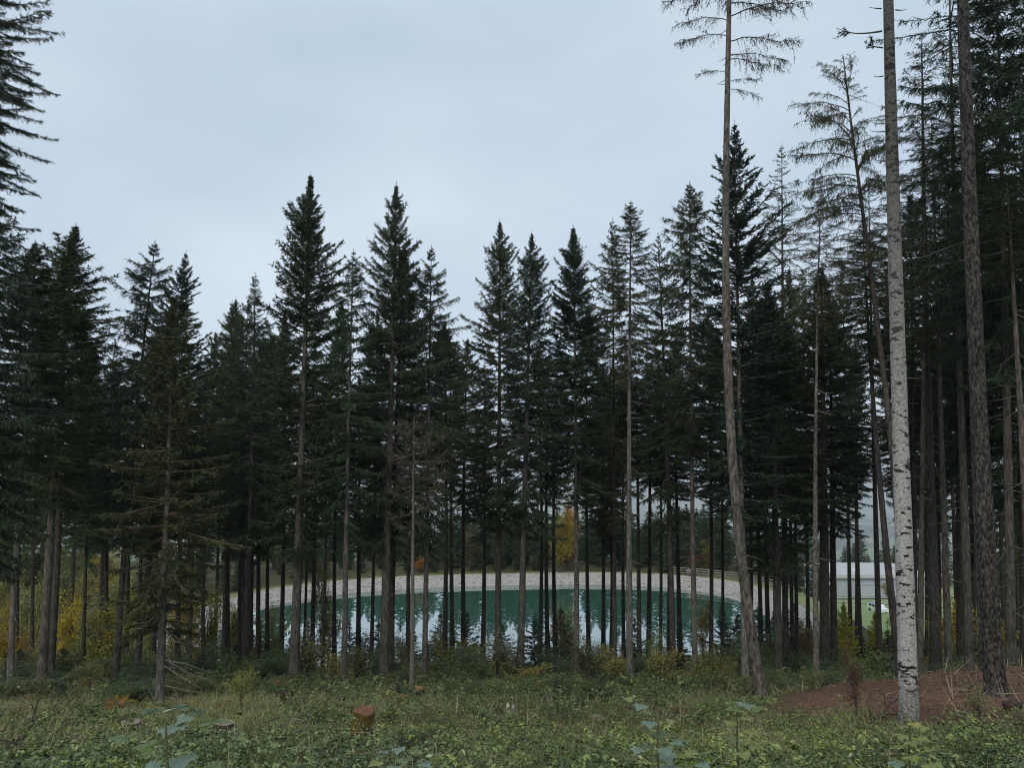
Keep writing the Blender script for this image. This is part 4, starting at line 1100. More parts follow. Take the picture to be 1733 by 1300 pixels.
def leaf_sapling(stem_px, d, top_py, leaves, label):
    P0 = base_at(stem_px, d); root = thing('leafy_sapling', P0, label, 'sapling')
    top = at(stem_px, top_py, d) - P0
    u = np.linspace(0, 1, 6); sp = np.c_[top.x * u + .02 * np.sin(u * 5), .02 * np.sin(u * 4), top.z * u]
    link('stem', mesh('stem', Geo().add(*tube(sp, .009 * (1 - u) + .004, 6)), [M_TWIG], True), root, color=(1.1, 1.3, .8))
    rs = random.Random(int(stem_px))
    for px, py, wp, colr, tilt, az in leaves:
        dd = d + rs.uniform(-.18, .18); p = at(px, py, dd) - P0; s = wp * d / FPX * .86
        o = link('leaf', LF[rs.randint(0, 3)], root, p, colr); o.rotation_euler = (Matrix.Rotation(R(3 + .22 * abs(tilt) + rs.uniform(-5, 6)), 3, 'X') @ Matrix.Rotation(R(az), 3, 'Z') @ Matrix.Rotation(R(rs.uniform(-10, 10)), 3, 'Y')).to_euler(); o.scale = (s, s, s)
leaf_sapling(292, 2.9, 1216, [(295, 1228, 58, BL_SHEEN, 24, 182), (352, 1221, 52, GR, -4, 265), (222, 1250, 56, GR, -6, 85), (262, 1264, 46, GR, -10, 95), (306, 1282, 60, BL_SHEEN, 26, 200), (262, 1206, 46, DK, -4, 60), (296, 1203, 46, DK, 0, 5), (326, 1206, 40, DK, -4, 300), (345, 1301, 60, GR, 0, 250), (318, 1212, 36, BL_SHEEN, 30, 160), (270, 1296, 40, BL_SHEEN, 20, 140)],
             'large-leaved maple sapling nearest the camera at the lower left')
leaf_sapling(1118, 4.0, 1195, [(1086, 1193, 28, BL_SHEEN, 24, 150), (1070, 1184, 20, LG, 0, 80), (1100, 1205, 24, GR, 0, 95), (1100, 1221, 32, BL_SHEEN, 32, 170), (1112, 1240, 32, DK, 28, 190), (1142, 1255, 26, BL_SHEEN, 24, 215), (1082, 1266, 30, BL_SHEEN, 34, 150), (1124, 1266, 30, BL_SHEEN, 30, 190), (1166, 1272, 26, LG, 12, 230), (1104, 1263, 26, DK, 0, 100), (1128, 1276, 36, BL_SHEEN, 34, 180), (1150, 1278, 30, LG, 6, 250), (1130, 1296, 40, BL_SHEEN, 30, 170), (1096, 1288, 30, LG, 6, 110), (1185, 1292, 30, BL_SHEEN, 26, 210), (1130, 1222, 20, LG, 0, 280)],
             'maple sapling with bluish leaves right of the middle foreground')
leaf_sapling(1252, 4.4, 1190, [(1260, 1190, 34, BL_SHEEN, 16, 180), (1247, 1200, 28, GR, -4, 100), (1274, 1199, 26, GR, -4, 265), (1262, 1214, 24, LG, 16, 190), (1238, 1222, 24, LG, 10, 140), (1268, 1236, 28, LG, 14, 200), (1246, 1250, 26, GR, 14, 150), (1276, 1262, 28, LG, 14, 230), (1254, 1274, 30, LG, 20, 180)],
             'slender maple sapling before the foot of the curved larch')
leaf_sapling(1542, 5.2, 1222, [(1545, 1224, 22, (.30, .25, .04), 16, 180), (1532, 1230, 22, LG, 6, 100), (1556, 1232, 22, LG, 4, 265), (1528, 1244, 26, LG, 16, 140), (1556, 1248, 24, LG, 14, 220), (1540, 1256, 26, LG, 24, 180), (1520, 1264, 26, LG, 10, 110), (1564, 1268, 26, LG, 10, 250), (1540, 1280, 28, LG, 20, 180), (1516, 1290, 28, BL_SHEEN, 20, 160), (1568, 1294, 30, LG, 20, 200)],
             'light green sapling with a yellow tip below the white-barked trunk')
leaf_sapling(672, 5.0, 1262, [(675, 1266, 26, BL_SHEEN, 20, 180), (655, 1272, 26, BL_SHEEN, 10, 110), (700, 1272, 28, LG, 12, 240), (684, 1284, 30, GR, 20, 190), (640, 1290, 28, LG, 14, 140), (716, 1292, 28, BL_SHEEN, 16, 220), (668, 1298, 30, BL_SHEEN, 24, 180)],
             'low sapling with pale green leaves below the tall mossy stump')

# ------------------------------------------------------------------ stumps, logs and fallen wood
M_CUT = simple_mat('cut_wood', [(.3, (.20, .085, .035)), (.55, (.36, .17, .075)), (.75, (.47, .26, .13))], 9, .85, .4, .01)
M_CUTGREY = simple_mat('weathered_cut_wood', [(.3, (.15, .115, .085)), (.7, (.30, .25, .20))], 9, .9, .4, .01)
M_MOSSY = simple_mat('mossy_wood', [(.28, (.028, .020, .010)), (.45, (.085, .055, .018)), (.6, (.12, .10, .025)), (.75, (.19, .12, .055))], 5, .9, .8, .03)
M_DARKBARK = simple_mat('dark_stump_bark', [(.3, (.022, .018, .016)), (.7, (.085, .065, .05))], 10, .95, .9, .03)
M_PALEWOOD = simple_mat('bleached_wood', [(.3, (.28, .25, .22)), (.7, (.55, .51, .46))], 10, .9, .4)
def stump(px, py, d_w, hgt, label, side=None, cut=None, tilt=(0, 0), flare=.35, splinter=None, name='tree_stump', r_=None):
    p = ground_px(px, py); s = p.y / FPX; r0 = d_w * .5 * s; h = hgt * s
    root = thing(name, p, label, 'stump', 'stumps in the clearing'); root.rotation_euler = (R(tilt[0]), R(tilt[1]), 0)
    rs = np.random.RandomState(int(px)); n = 22
    th_ = np.linspace(0, 2 * np.pi, n, endpoint=False)
    lob = 1 + .07 * np.sin(th_ * 3 + rs.rand() * 6) + .05 * np.sin(th_ * 5 + rs.rand() * 6) + .03 * rs.randn(n)
    rows = []; zs = np.r_[-.25, np.linspace(0, 1, 7) * h]
    for z in zs:
        k = 1 + flare * math.exp(-max(z, 0) / (.18 * max(h, .25)))
        rr2 = r0 * lob * k * (1 + .02 * rs.randn(n)); rows.append(np.c_[rr2 * np.cos(th_), rr2 * np.sin(th_), np.full(n, z)])
    Vv = np.concatenate(rows); m_ = len(zs); i = np.arange(m_ - 1)[:, None] * n; j = np.arange(n)[None, :]; j2 = (j + 1) % n
    q = np.stack([i + j, i + j2, i + n + j2, i + n + j], -1).reshape(-1, 4)
    link('bark', mesh('bark', Geo().add(Vv, np.concatenate([q[:, [0, 1, 2]], q[:, [0, 2, 3]]])), [side or M_DARKBARK], True), root)
    top = rows[-1]; ring1 = top * np.array([.9, .9, 1]) + np.array([0, 0, .015]); ring2 = top * np.array([.45, .45, 1]) + np.c_[0 * th_, 0 * th_, .01 + .012 * rs.randn(n)]
    Vv = np.concatenate([top, ring1, ring2, [[0, 0, h + .012]]]); T = []
    for a_ in (0, n):
        for k in range(n): T += [[a_ + k, a_ + (k + 1) % n, a_ + n + (k + 1) % n], [a_ + k, a_ + n + (k + 1) % n, a_ + n + k]]
    T += [[2 * n + k, 2 * n + (k + 1) % n, 3 * n] for k in range(n)]
    link('cut_face', mesh('cut_face', Geo().add(Vv, T), [cut or M_CUT], False), root)
    if splinter:
        hh = splinter * s
        link('splinter', mesh('splinter', Geo().add(*tube([[-r0 * .85, 0, h * .3], [-r0 * .9, 0, h + hh * .5], [-r0 * .95, 0, h + hh]], [.07, .05, .012], 5, True, .2, rs)), [M_DARKBARK], False), root)
    return root
stump(608, 1266, 34, 62, 'tall mossy stump with an orange-brown cut face in the front clearing', M_MOSSY, simple_mat('brown_cut_wood', [(.3, (.075, .038, .022)), (.55, (.17, .088, .05)), (.75, (.28, .16, .095))], 12, .85, .5, .01), (7, 9), .12)
stump(682, 1195, 20, 15, 'low stump with an orange cut face and a dark upright splinter', splinter=22)
stump(706, 1182, 21, 15, 'orange-topped stump at the foot of the dead grey sapling')
stump(654, 1170, 15, 6, 'small reddish stump near the base of the tall bushy spruce')
stump(664, 1177, 16, 4, 'flat tan stump between two orange-topped ones', cut=M_CUTGREY)
stump(381, 1252, 28, 25, 'round dark stump with a pale weathered top, left of the middle', cut=M_CUTGREY)
stump(222, 1244, 31, 20, 'low weathered stump behind the large-leaved maple sapling', cut=M_CUTGREY)
stump(481, 1188, 26, 14, 'blackened stump beside the low rusty orange shrub', cut=M_DARKBARK)
stump(1010, 1222, 26, 5, 'sunken brown stump in the grass right of the middle', cut=M_CUTGREY)
stump(1146, 1209, 26, 5, 'reddish rotten stump behind the bluish-leaved maple sapling', cut=M_MOSSY)
stump(53, 1222, 20, 6, 'small old stump near the left edge of the clearing', cut=M_CUTGREY)
# bleached double peg
p = ground_px(864, 1208); root = thing('broken_stump', p, 'bleached broken stump of two short pegs in the grass', 'stump', 'stumps in the clearing')
for dx, hh in ((-.06, .26), (.06, .22)):
    link('peg', mesh('peg', Geo().add(*tube([[dx, 0, -.1], [dx * 1.1, 0, hh * .7], [dx * 1.3, .01, hh]], [.055, .05, .02], 7, True, .25, np.random.RandomState(3))), [M_PALEWOOD]), root)

def fallen(pts, r0, label, col=(1, 1, 1), twigs=6, mat=None, lift=.05, name='fallen_branch', cat='branch', tl=.35):
    """pts: list of (px, py, height above the ground)"""
    Q = []
    for px, py, hh in pts:
        p = ground_px(px, py); Q.append((p.x, p.y, p.z + hh + lift))
    Q = np.array(Q); root = thing(name, Q[0], label, cat, 'fallen wood'); Q = Q - Q[0]
    rs = np.random.RandomState(int(pts[0][0])); n = 14
    t_ = np.linspace(0, len(Q) - 1, n); sp = np.stack([np.interp(t_, range(len(Q)), Q[:, c]) for c in range(3)], -1) + rs.randn(n, 3) * r0 * .35
    rad_ = r0 * (1 - .75 * np.linspace(0, 1, n)); sp2 = np.concatenate([sp[:1] - (sp[1] - sp[0]) * .03, sp]); 
    link('stem', mesh('stem', Geo().add(*tube(sp2, np.r_[.001, rad_], 8, True, .2, rs)), [mat or M_TWIG], True), root, color=col)
    for k in range(twigs):
        a_ = rs.randint(2, n); b0 = sp[a_]; d = rs.randn(3) * .6 + np.array([0, 0, .5]); l = tl * (.5 + rs.rand())
        link('twig', mesh('twig', Geo().add(*tube([b0, b0 + d * l * .5, b0 + d * l + rs.randn(3) * .05], [r0 * .3, r0 * .2, r0 * .08], 4)), [mat or M_TWIG], True), root, color=col)
fallen([(40, 1222, 0), (95, 1215, .02), (140, 1212, 0)], .05, 'grey fallen branch lying flat at the left of the clearing', (1.6, 1.5, 1.3))
fallen([(50, 1208, .0), (85, 1190, .15), (128, 1150, .5)], .03, 'thin pale branch slanting up from the grass at the left', (2.2, 2, 1.7), 3)
fallen([(80, 1212, .0), (105, 1188, .1), (112, 1176, .35)], .035, 'brown fallen bough beside the thin pale slanting branch', (1.2, 1, .85), 9)
fallen([(180, 1196, .05), (200, 1199, .1), (215, 1206, .05)], .045, 'dark stick lying below the bright yellow fern', (.7, .65, .6), 3)
fallen([(282, 1190, .05), (300, 1191, .12), (318, 1184, .2)], .07, 'short broken log right of the lone thin grey spruce foot', (1.0, .85, .75), 5)
fallen([(868, 1272, .05), (912, 1262, .22), (930, 1250, .35), (942, 1236, .52)], .022, 'dark curved stick rising from the leaves in the middle', (.6, .55, .5), 4, tl=.2)
fallen([(1482, 1232, .0), (1510, 1216, .25), (1545, 1205, .5), (1570, 1196, .72)], .03, 'bare branch leaning against the foot of the white-barked trunk', (1.1, .95, .9), 12)
fallen([(1455, 1240, .0), (1500, 1230, .12), (1535, 1226, .1)], .03, 'dark fallen branch lying below the leaning bare branch', (.8, .7, .65), 10)
fallen([(1702, 1210, .06), (1740, 1204, .08), (1800, 1200, .1), (1850, 1197, .1)], .085, 'thick dark log lying at the right edge beside the rough brown trunk', (.5, .45, .42), 3, M_DARKBARK, name='fallen_log', cat='log')
fallen([(1560, 1255, .05), (1600, 1240, .2), (1640, 1236, .1), (1670, 1245, .05)], .02, 'thin reddish tangle of brushwood in front of the bare soil', (1.6, 1.1, 1.0), 24)
fallen([(1640, 1180, .1), (1665, 1200, .5), (1690, 1225, .2)], .018, 'slim bare twig propped before the rough brown trunk', (1.1, 1, .9), 3)
fallen([(0, 1296, .1), (35, 1285, .25), (62, 1266, .45)], .05, 'rotten forked root sticking up at the lower left corner', (.8, .7, .6), 5, tl=.4)
fallen([(545, 1168, .05), (570, 1160, .35), (600, 1148, .55)], .02, 'arching pale dead bough in front of the slim light grey trunk', (2.4, 2.3, 2.1), 5, M_DEADTWIG)
fallen([(1160, 1190, .05), (1200, 1185, .3), (1238, 1200, .2)], .02, 'pale dry brushwood left of the curved larch foot', (1, .95, .9), 18, M_DEADTWIG)
fallen([(1660, 1112, .05), (1700, 1110, .15), (1738, 1106, .1)], .14, 'mossy log on the ground behind the bare soil at the right', (.7, .8, .55), 4, name='fallen_log', cat='log')

# dead brown sapling on the bare soil
p = ground_px(1450, 1226)
root = shrub('dead_brown_sapling', p, 132 * p.y / FPX, 26 * p.y / FPX, 2, (.13, .07, .05), 'withered brown sapling at the left end of the bare soil', 'sapling')
# loose clods and bark chips on the soil are ground litter
rs = np.random.RandomState(31); g = Geo(); k = 0
cand = np.c_[6 + 14 * rs.rand(9000), 13 + 14 * rs.rand(9000)]
keep = soil_mask(cand[:, 0], cand[:, 1]) > .4; c_ = cand[keep][:2600]
sz = .012 + .05 * rs.rand(len(c_)) ** 3
Vs = ICO_V[None] * (sz[:, None, None] * (.6 + .8 * rs.rand(len(c_), 12, 1))) + np.c_[c_, H(c_[:, 0], c_[:, 1]) + .005][:, None]
M_CLOD = simple_mat('soil_clod', [(.3, (.07, .042, .03)), (.7, (.16, .10, .07))], 14, .95, .3)
g.add(Vs, ICO_T[None] + (np.arange(len(c_)) * 12)[:, None, None])
link('soil_clods', mesh('soil_clods', g, [M_CLOD]), kind='stuff')

# ------------------------------------------------------------------ grass, brambles, bilberry and litter: nobody could count them
rs = np.random.RandomState(41)
rb = np.random.RandomState(43)
def scatter(n, dmin, dmax, power, edge=1.12):
    d = dmin + (dmax - dmin) * rs.rand(n) ** power
    x = (rs.rand(n) * 2 - 1) * d * .675 * edge
    return x, d
x, y = scatter(420000, 4.2, 42, 1.25)
dens = np_noise(x, y, .8, 51) * .5 + np_noise(x, y, 2.1, 52) * .4
keep = (rs.rand(len(x)) < .62 + dens * .5) & (rs.rand(len(x)) > soil_mask(x, y) * 1.25) & (rs.rand(len(x)) > sstep(30, 42, y) * .8)
x, y = x[keep], y[keep]; n = len(x)
p = np.c_[x, y, H(x, y) - .02]
hgt = (.07 + .34 * rs.rand(n) ** 1.8) * np.clip(.85 + .55 * np_noise(x, y, .9, 53) + .35 * np_noise(x, y, 3.1, 57), .2, 2)
d = np.c_[rs.randn(n) * .75 + .5 * np_noise(x, y, 2.3, 54), rs.randn(n) * .75 + .4 * np_noise(x, y, 2.7, 58), np.ones(n)]
tan = np.clip(.30 + .30 * np_noise(x, y, .33, 55) + .22 * np_noise(x, y, 1.4, 56) + .20 * np_noise(x, y, 4.0, 59) + .22 * rs.randn(n) + .35 * sstep(12, 20, y) * sstep(2, -12, x), 0, 1)
link('grass', mesh('grass', Geo().add(*slivers(p, d, np.clip(hgt, .06, .5), .008 + .0011 * y, rs), 0, tan), [M_GRASS]), kind='stuff')

def leaf_cover(name, n, dmin, dmax, power, fn, size, hmax, mat, color, nl=4):
    x, y = scatter(n, dmin, dmax, power)
    k = rs.rand(n) < fn(x, y); x, y = x[k], y[k]; n = len(x)
    hh = hmax * (.15 + .85 * rs.rand(n)) * np.clip(.75 + .6 * np_noise(x, y, 1.1, 61), .15, 1.6)
    p = np.c_[x, y, H(x, y) + hh]
    az = rs.rand(n) * 6.28; out_ = np.c_[np.cos(az), np.sin(az)]
    g = Geo(); tone = np.clip(.45 + .32 * np_noise(x, y, .7, 62) + .25 * rs.randn(n), 0, 1)
    s = size * (.55 + .9 * rs.rand(n))
    for q_ in range(nl):
        a = az + (q_ - (nl - 1) / 2) * (2.2 / max(1, nl - 1)) + rs.randn(n) * .2
        d = np.c_[np.cos(a), np.sin(a), -.35 + .35 * rs.randn(n)]
        V, T = leaf_tris(p + d * .01, d, s * (1.15 if q_ == nl // 2 else .95), s * .62, rs, .3)
        g.add(V, T, 0, np.repeat(tone, 2))
    # leaf stalks down to the ground
    g.add(*slivers(p, np.c_[rs.randn(n) * .2, rs.randn(n) * .2, -np.ones(n)], hh + .05, .006, rs), 0, .2)
    return link(name, mesh(name, g, [mat]), color=color, kind='stuff')
near_b = lambda x, y: np.where((np.abs(x / y + .2) < .024) & (y > 7.5), .04, 1) * np.clip(1.0 - (y - 5) / 6.5 + .55 * np_noise(x, y, .6, 71) + .35 * sstep(3, 8, x) - .40 * sstep(-1.5, -4, x), .04, 1) * (1 - .97 * soil_mask(x, y))
def canes(name, plants, dmin, dmax, power, fn, hmin, hmax, size, nl, color):
    x, y = scatter(plants, dmin, dmax, power); k = rs.rand(plants) < fn(x, y); x, y = x[k], y[k]
    nc = 7; n = len(x) * nc
    cx = np.repeat(x, nc); cy = np.repeat(y, nc); ph = np.repeat(hmin + (hmax - hmin) * rs.rand(len(x)) ** 1.4, nc)
    az = rs.rand(n) * 6.28; l = (.35 + .75 * rs.rand(n)) * (.5 + ph); h = ph * (.55 + .6 * rs.rand(n))
    g = Geo(); tone0 = np.repeat(rs.rand(len(x)), nc) * .55
    m_ = 13
    u = (np.arange(m_)[None, :] + rs.rand(n, m_)) / m_ * .92 + .08
    zc = h[:, None] * (np.sin(np.minimum(u * 1.9, 2.6))) * 1.0 - .15 * u ** 3 * h[:, None]
    PX_ = cx[:, None] + np.cos(az)[:, None] * l[:, None] * u; PY_ = cy[:, None] + np.sin(az)[:, None] * l[:, None] * u
    p = np.stack([PX_, PY_, H(PX_, PY_) + zc], -1).reshape(-1, 3); N_ = len(p)
    a0 = (np.repeat(az, m_) + rs.choice([-1., 1.], N_) * (.5 + .6 * rs.rand(N_)))
    tone = np.clip(np.repeat(tone0, m_) * .8 + .75 * rs.rand(N_) ** 3, 0, 1); s_l = size * (.5 + .85 * rs.rand(N_))
    for q_ in range(nl):
        a = a0 + (q_ - (nl - 1) / 2) * .95 + rs.randn(N_) * .12
        d = np.c_[np.cos(a), np.sin(a), -.30 + .38 * rs.randn(N_)]
        V, T = leaf_tris(p + d * .012, d, s_l * (1.2 if q_ == nl // 2 else .95), s_l * .60, rs, .35)
        g.add(V, T, 0, np.repeat(tone, 2))
    b0 = np.stack([cx, cy, H(cx, cy)], -1)
    mid = p.reshape(n, m_, 3)
    for a_, c_ in ((None, 3), (3, 7), (7, 12)):
        A_ = b0 if a_ is None else mid[:, a_]; d = mid[:, c_] - A_; L_ = np.linalg.norm(d, axis=1)
        g.add(*slivers(A_, d, L_ * 1.05, .012, rs), 0, .05)
    return link(name, mesh(name, g, [M_BRAMBLE]), color=color, kind='stuff')
canes('bramble_cover', 900, 4.0, 19, 1.25, near_b, .16, .66, .056, 3, (1, 1, 1))
canes('raspberry_cover', 330, 4.0, 13, 1.1, lambda x, y: np.clip(.35 + .5 * np_noise(x, y, .9, 77) + .5 * sstep(2, 6, x), 0, 1) * (1 - .97 * soil_mask(x, y)), .25, .75, .050, 3, (1.15, 1.1, .7))
canes('nettle_cover', 260, 9, 30, 1.1, lambda x, y: np.clip(.4 + .8 * np_noise(x, y, .5, 78), 0, 1) * (1 - .97 * soil_mask(x, y)), .12, .42, .050, 3, (.9, .85, .65))
canes('thicket_cover', 620, 17, 42, 1.0, lambda x, y: np.clip(.45 + .9 * np_noise(x, y, .42, 79) + .4 * sstep(24, 34, y), 0, 1) * (1 - soil_mask(x, y)), .2, .95, .075, 3, (.85, .86, .62))
leaf_cover('creeping_cover', 12000, 4.2, 20, 1.35, near_b, .045, .16, M_BRAMBLE, (.8, .85, .8), 4)
leaf_cover('bramble_shoots', 4000, 4.2, 13, 1.2, lambda x, y: np.clip(.25 + .9 * np_noise(x, y, .9, 75), 0, 1) * (1 - .95 * soil_mask(x, y)), .058, .66, M_BRAMBLE, (1.25, 1.15, .75), 5)
leaf_cover('herb_cover', 34000, 8, 36, 1.1, lambda x, y: np.clip(.4 + .8 * np_noise(x, y, .45, 72), .05, 1) * (1 - .97 * soil_mask(x, y)), .055, .30, M_BRAMBLE, (1.1, 1.0, .75), 3)
leaf_cover('bilberry_cover', 30000, 27, 72, .9, lambda x, y: np.clip(.7 + .5 * np_noise(x, y, .3, 73), .1, 1) * (pond_e(x, y) > 4), .11, .45, M_BRAMBLE, (.75, .8, .6), 4)
x, y = scatter(8200, 5, 38, 1.1); k = rs.rand(len(x)) < np.clip(.35 + .9 * np_noise(x, y, .55, 81), .03, 1); x, y = x[k], y[k]; n = len(x)
p = np.c_[x, y, H(x, y)]; M_STALK = leaf_mat('dry_stalks', (.10, .075, .055), (.42, .36, .26), .05)
gk = Geo().add(*slivers(p, np.c_[rs.randn(n) * .6, rs.randn(n) * .6, np.ones(n)], .25 + .5 * rs.rand(n), .012 + .0006 * y, rs), 0, rs.rand(n))
gk.add(*slivers(p + np.c_[rs.randn(n) * .3, rs.randn(n) * .3, .05 + .1 * rs.rand(n)], np.c_[rs.randn(n), rs.randn(n), rs.randn(n) * .25], .2 + .5 * rs.rand(n), .014 + .0006 * y, rs), 0, rs.rand(n) * .6)
link('dry_stalks', mesh('dry_stalks', gk, [M_STALK]), kind='stuff')
x, y = scatter(9000, 4.5, 40, 1.2); n = len(x)
p = np.c_[x, y, H(x, y) + .04 + .14 * rs.rand(n) * (1 - soil_mask(x, y))]
M_LITTER = leaf_mat('fallen_leaves', (.09, .05, .03), (.34, .22, .09), .1)
link('leaf_litter', mesh('leaf_litter', Geo().add(*leaf_tris(p, np.c_[rs.randn(n), rs.randn(n), rs.randn(n) * .2], .05 + .05 * rs.rand(n), .045, rs), 0, np.repeat(rs.rand(n), 2)), [M_LITTER]), kind='stuff')

# ------------------------------------------------------------------ hall, cars and fence beyond
def box(bm, x0, x1, y0, y1, z0, z1):
    v = [bm.verts.new(c) for c in ((x0, y0, z0), (x1, y0, z0), (x1, y1, z0), (x0, y1, z0), (x0, y0, z1), (x1, y0, z1), (x1, y1, z1), (x0, y1, z1))]
    for f in ((0, 3, 2, 1), (4, 5, 6, 7), (0, 1, 5, 4), (1, 2, 6, 5), (2, 3, 7, 6), (3, 0, 4, 7)): bm.faces.new([v[k] for k in f])
def boxo(name, parent, mat, *b, bev=0, **kw):
    bm = bmesh.new(); box(bm, *b)
    if bev: bmesh.ops.bevel(bm, geom=bm.edges[:], offset=bev, segments=2, affect='EDGES')
    me = bpy.data.meshes.new(name); bm.to_mesh(me); bm.free(); me.materials.append(mat)
    return link(name, me, parent, **kw)
def flat(name, col, rough=.6, metal=0, spec=.4):
    m, t, b = new_mat(name)
    tcx = N(t, 'ShaderNodeTexCoord'); n1 = N(t, 'ShaderNodeTexNoise', Scale=1.3, Detail=5); t.links.new(tcx.outputs['Object'], n1.inputs['Vector'])
    t.links.new(ramp(t, n1.outputs['Fac'], [(.3, tuple(c * .88 for c in col)), (.7, tuple(min(1, c * 1.08) for c in col))]), b.inputs['Base Color'])
    b.inputs['Roughness'].default_value = rough; b.inputs['Metallic'].default_value = metal; b.inputs['Specular IOR Level'].default_value = spec
    return m
M_HALL = flat('grey_cladding', (.33, .36, .41)); M_HALL2 = flat('pale_cladding', (.40, .43, .47)); M_ROOF = flat('white_roof', (.46, .45, .44)); M_DARK = flat('dark_glass_and_shade', (.03, .035, .045), .15, 0, .6)
M_WHITE = flat('white_paint', (.75, .76, .78), .35); M_RUBBER = flat('rubber', (.02, .02, .02), .9); M_RAIL = flat('weathered_rail', (.24, .225, .20), .85); M_RED = flat('red_lens', (.4, .03, .03), .3)
bx, by = 108.0, 262.0; bz = Hs(122, by) + 0
root = thing('hall', (bx, by, bz), 'long pale grey hall with a white flat roof beyond the meadow', 'building')
boxo('wall', root, M_HALL, 2, 33, 0, 26, -3, 6.0)
boxo('roof', root, M_ROOF, 1.2, 34, -1.2, 27, 6.05, 7.3, bev=.15)
boxo('annex_wall', root, M_HALL2, 9, 22.5, -2.2, -.02, -3, 4.2)
boxo('annex_roof', root, M_HALL2, 8.8, 22.7, -2.5, -.03, 4.22, 4.5)
boxo('chimney', root, M_WHITE, 10.5, 11.2, 6, 6.7, 7.32, 8.2)
for x0, x1, z0, z1, nm in ((23.2, 24.5, 3.5, 4.3, 'window'), (26.4, 27.6, 3.5, 4.3, 'window'), (27.9, 29.0, 3.5, 4.3, 'window'), (31, 32.2, 3.5, 4.3, 'window'), ):
    f = boxo(nm, root, M_WHITE, x0, x1, -.10, -.01, z0, z1); boxo('pane', f, M_DARK, x0 + .08, x1 - .08, -.14, -.104, z0 + .08, z1 - .08)
f = boxo('gate', root, M_WHITE, 23.3, 28.6, -.12, -.01, -1.2, 2.6)
for z0, z1 in ((1.8, 2.4), (.7, 1.3)): boxo('pane', f, M_DARK, 23.6, 28.3, -.17, -.124, z0, z1)
root = thing('shed', (bx - 6.5, by - 3, Hs(bx - 5, by)), 'dark open shed with a white upper wall at the left end of the grey hall', 'building')
boxo('wall', root, M_WHITE, 0, 8, 3, 9, -2, 4.2); boxo('roof', root, M_DARK, -.4, 8.3, 2.6, 9.3, 4.22, 4.6); boxo('opening_shade', root, M_DARK, 4.2, 7.9, 2.93, 2.99, -1, 2.9); boxo('window', root, M_DARK, .2, 2.6, 2.93, 2.99, 3.0, 4.0)  # the opening is a dark sheet on the wall, painting its inner shade

def vehicle(name, loc, rz, L, W, Hh, van, label, cat, paint, roofm=None):
    root = thing(name, loc, label, cat, None, rz)
    prof = [(0, .35), (0, .95), (.25, 1.0), (L * .24, 1.05), (L * .36, Hh), (L - .5, Hh), (L - .05, 1.1), (L, .35)] if not van else [(0, .4), (0, 1.1), (.6, 1.25), (1.2, Hh - .05), (1.5, Hh), (L - .05, Hh), (L, 1.0), (L, .4)]
    bm = bmesh.new(); a = [bm.verts.new((x, -W / 2, z)) for x, z in prof]; c = [bm.verts.new((x, W / 2, z)) for x, z in prof]; n = len(prof)
    bm.faces.new(a); bm.faces.new(c[::-1])
    for k in range(n): bm.faces.new([a[k], c[k], c[(k + 1) % n], a[(k + 1) % n]])
    bmesh.ops.recalc_face_normals(bm, faces=bm.faces[:]); bmesh.ops.bevel(bm, geom=bm.edges[:], offset=.06, segments=2, affect='EDGES')
    me = bpy.data.meshes.new('body'); bm.to_mesh(me); bm.free(); me.materials.append(paint); link('body', me, root)
    for s_ in (-1, 1):
        y0, y1 = (W / 2 + .002, W / 2 + .02) if s_ > 0 else (-W / 2 - .02, -W / 2 - .002)
        boxo('window', root, M_DARK, L * .38, L * .60, y0, y1, 1.05, Hh - .15); boxo('window', root, M_DARK, L * .63, L * .84, y0, y1, 1.05, Hh - .15)
        boxo('headlight', root, M_WHITE, -.03, -.004, s_ * W * .36 - .14, s_ * W * .36 + .14, .65, .82); boxo('tail_light', root, M_RED, L + .004, L + .03, s_ * W * .40 - .10, s_ * W * .40 + .10, .7, .95)
        for xx in (L * .18, L * .80):
            g = Geo().add(*tube([[xx, s_ * (W / 2 - .18), .32], [xx, s_ * (W / 2 + .03), .32]], [.32, .32], 16)); link('wheel', mesh('wheel', g, [M_RUBBER]), root)
    boxo('windscreen', root, M_DARK, L - .22, L - .12, -W * .40, W * .40, 1.25, Hh - .12)
    if roofm: boxo('roof', root, roofm, L * .34, L - .4, -W / 2 + .1, W / 2 - .1, Hh + .004, Hh + .10, bev=.03)
for px_, d_, args in ((1408, 248, ('van', R(200), 5.2, 2.0, 2.3, True, 'white van parked before the grey hall', 'van', M_WHITE)),
                      (1497, 150, ('parked_car', R(96), 4.4, 1.85, 1.65, False, 'white car with a dark roof on the meadow by the white-barked trunk', 'car', M_WHITE, M_DARK))):
    p = base_at(px_, d_); vehicle(args[0], p, *args[1:])

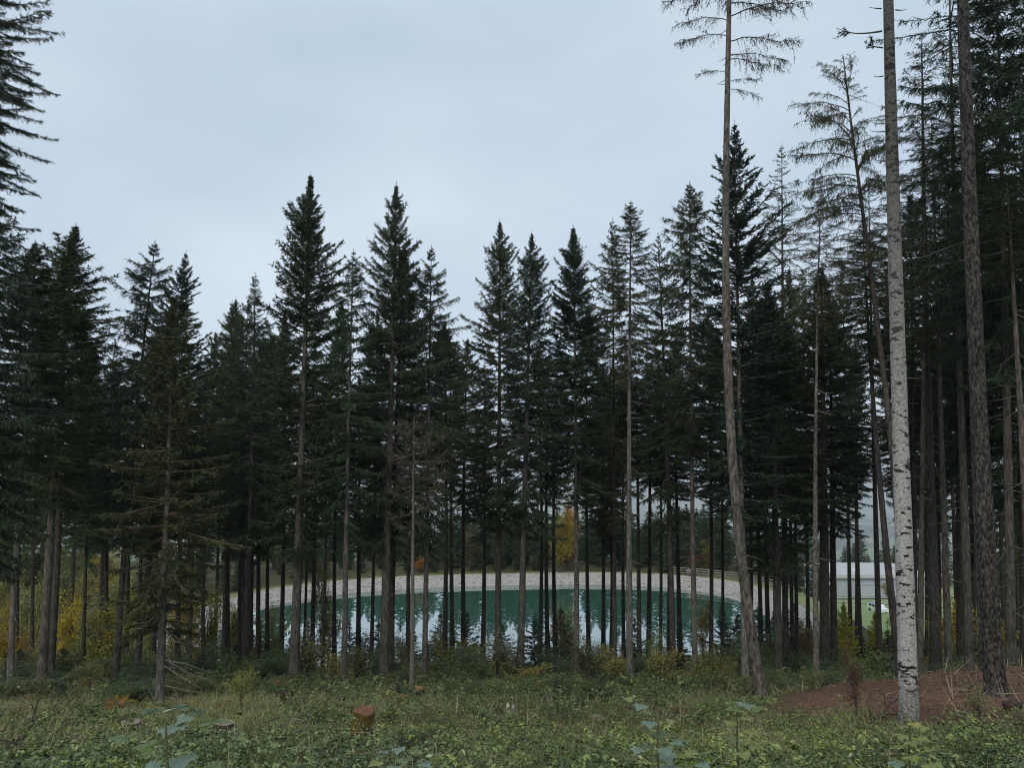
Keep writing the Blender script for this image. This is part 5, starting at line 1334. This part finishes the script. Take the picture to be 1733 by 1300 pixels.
# rail fence along the right rim of the pond
e_pts = [tuple(float(v_) for v_ in pond_pt(a_, 4.4)) for a_ in (.95, .72, .5, .3, .15, .05)]
root = thing('rail_fence', (*e_pts[3], Hs(*e_pts[3])), 'pale wooden rail fence along the right rim of the pond', 'fence')
o0 = np.array([*e_pts[3], Hs(*e_pts[3])]); Pn = []
for a_, b_ in zip(e_pts[:-1], e_pts[1:]):
    for f in (0, .5): Pn.append((a_[0] + (b_[0] - a_[0]) * f, a_[1] + (b_[1] - a_[1]) * f))
Pn.append(e_pts[-1]); Pn = np.array([[x_, y_, Hs(x_, y_)] for x_, y_ in Pn]) - o0
pm = mesh('post', Geo().add(*tube([[0, 0, -.3], [0, 0, 1.15]], [.08, .07], 7)), [M_RAIL])
for q_ in Pn: link('post', pm, root, q_)
for a_, b_ in zip(Pn[:-1], Pn[1:]):
    for z in (.35, .72, 1.05):
        link('rail', mesh('rail', Geo().add(*tube([a_ + [0, 0, z], b_ + [0, 0, z]], [.065, .065], 5)), [M_RAIL]), root)
p = np.array([27.2, 116.2]); root = thing('bench', (p[0], p[1], Hs(*p)), 'pale wooden bench on the far rim beside the small reddish bush', 'bench')
boxo('seat', root, M_RAIL, -.9, .9, -.2, .2, .42, .48); boxo('backrest', root, M_RAIL, -.9, .9, .22, .27, .6, .95)
for s_ in (-.75, .75): boxo('leg', root, M_RAIL, s_ - .05, s_ + .05, -.18, .21, 0, .418)

# ------------------------------------------------------------------ air
HAZE = True
if HAZE:
    bm = bmesh.new(); box(bm, -16000, 16000, -70, 16500, -720, 62)
    me = bpy.data.meshes.new('haze'); bm.to_mesh(me); bm.free()
    m = bpy.data.materials.new('haze_air'); m.use_nodes = True; t = m.node_tree; t.nodes.remove(t.nodes['Principled BSDF'])
    pv = N(t, 'ShaderNodeVolumePrincipled', Density=.00017); pv.inputs['Color'].default_value = (.90, .95, 1, 1); pv.inputs['Anisotropy'].default_value = 0.0
    t.links.new(pv.outputs[0], t.nodes['Material Output'].inputs['Volume'])
    me.materials.append(m); link('haze', me, kind='stuff')
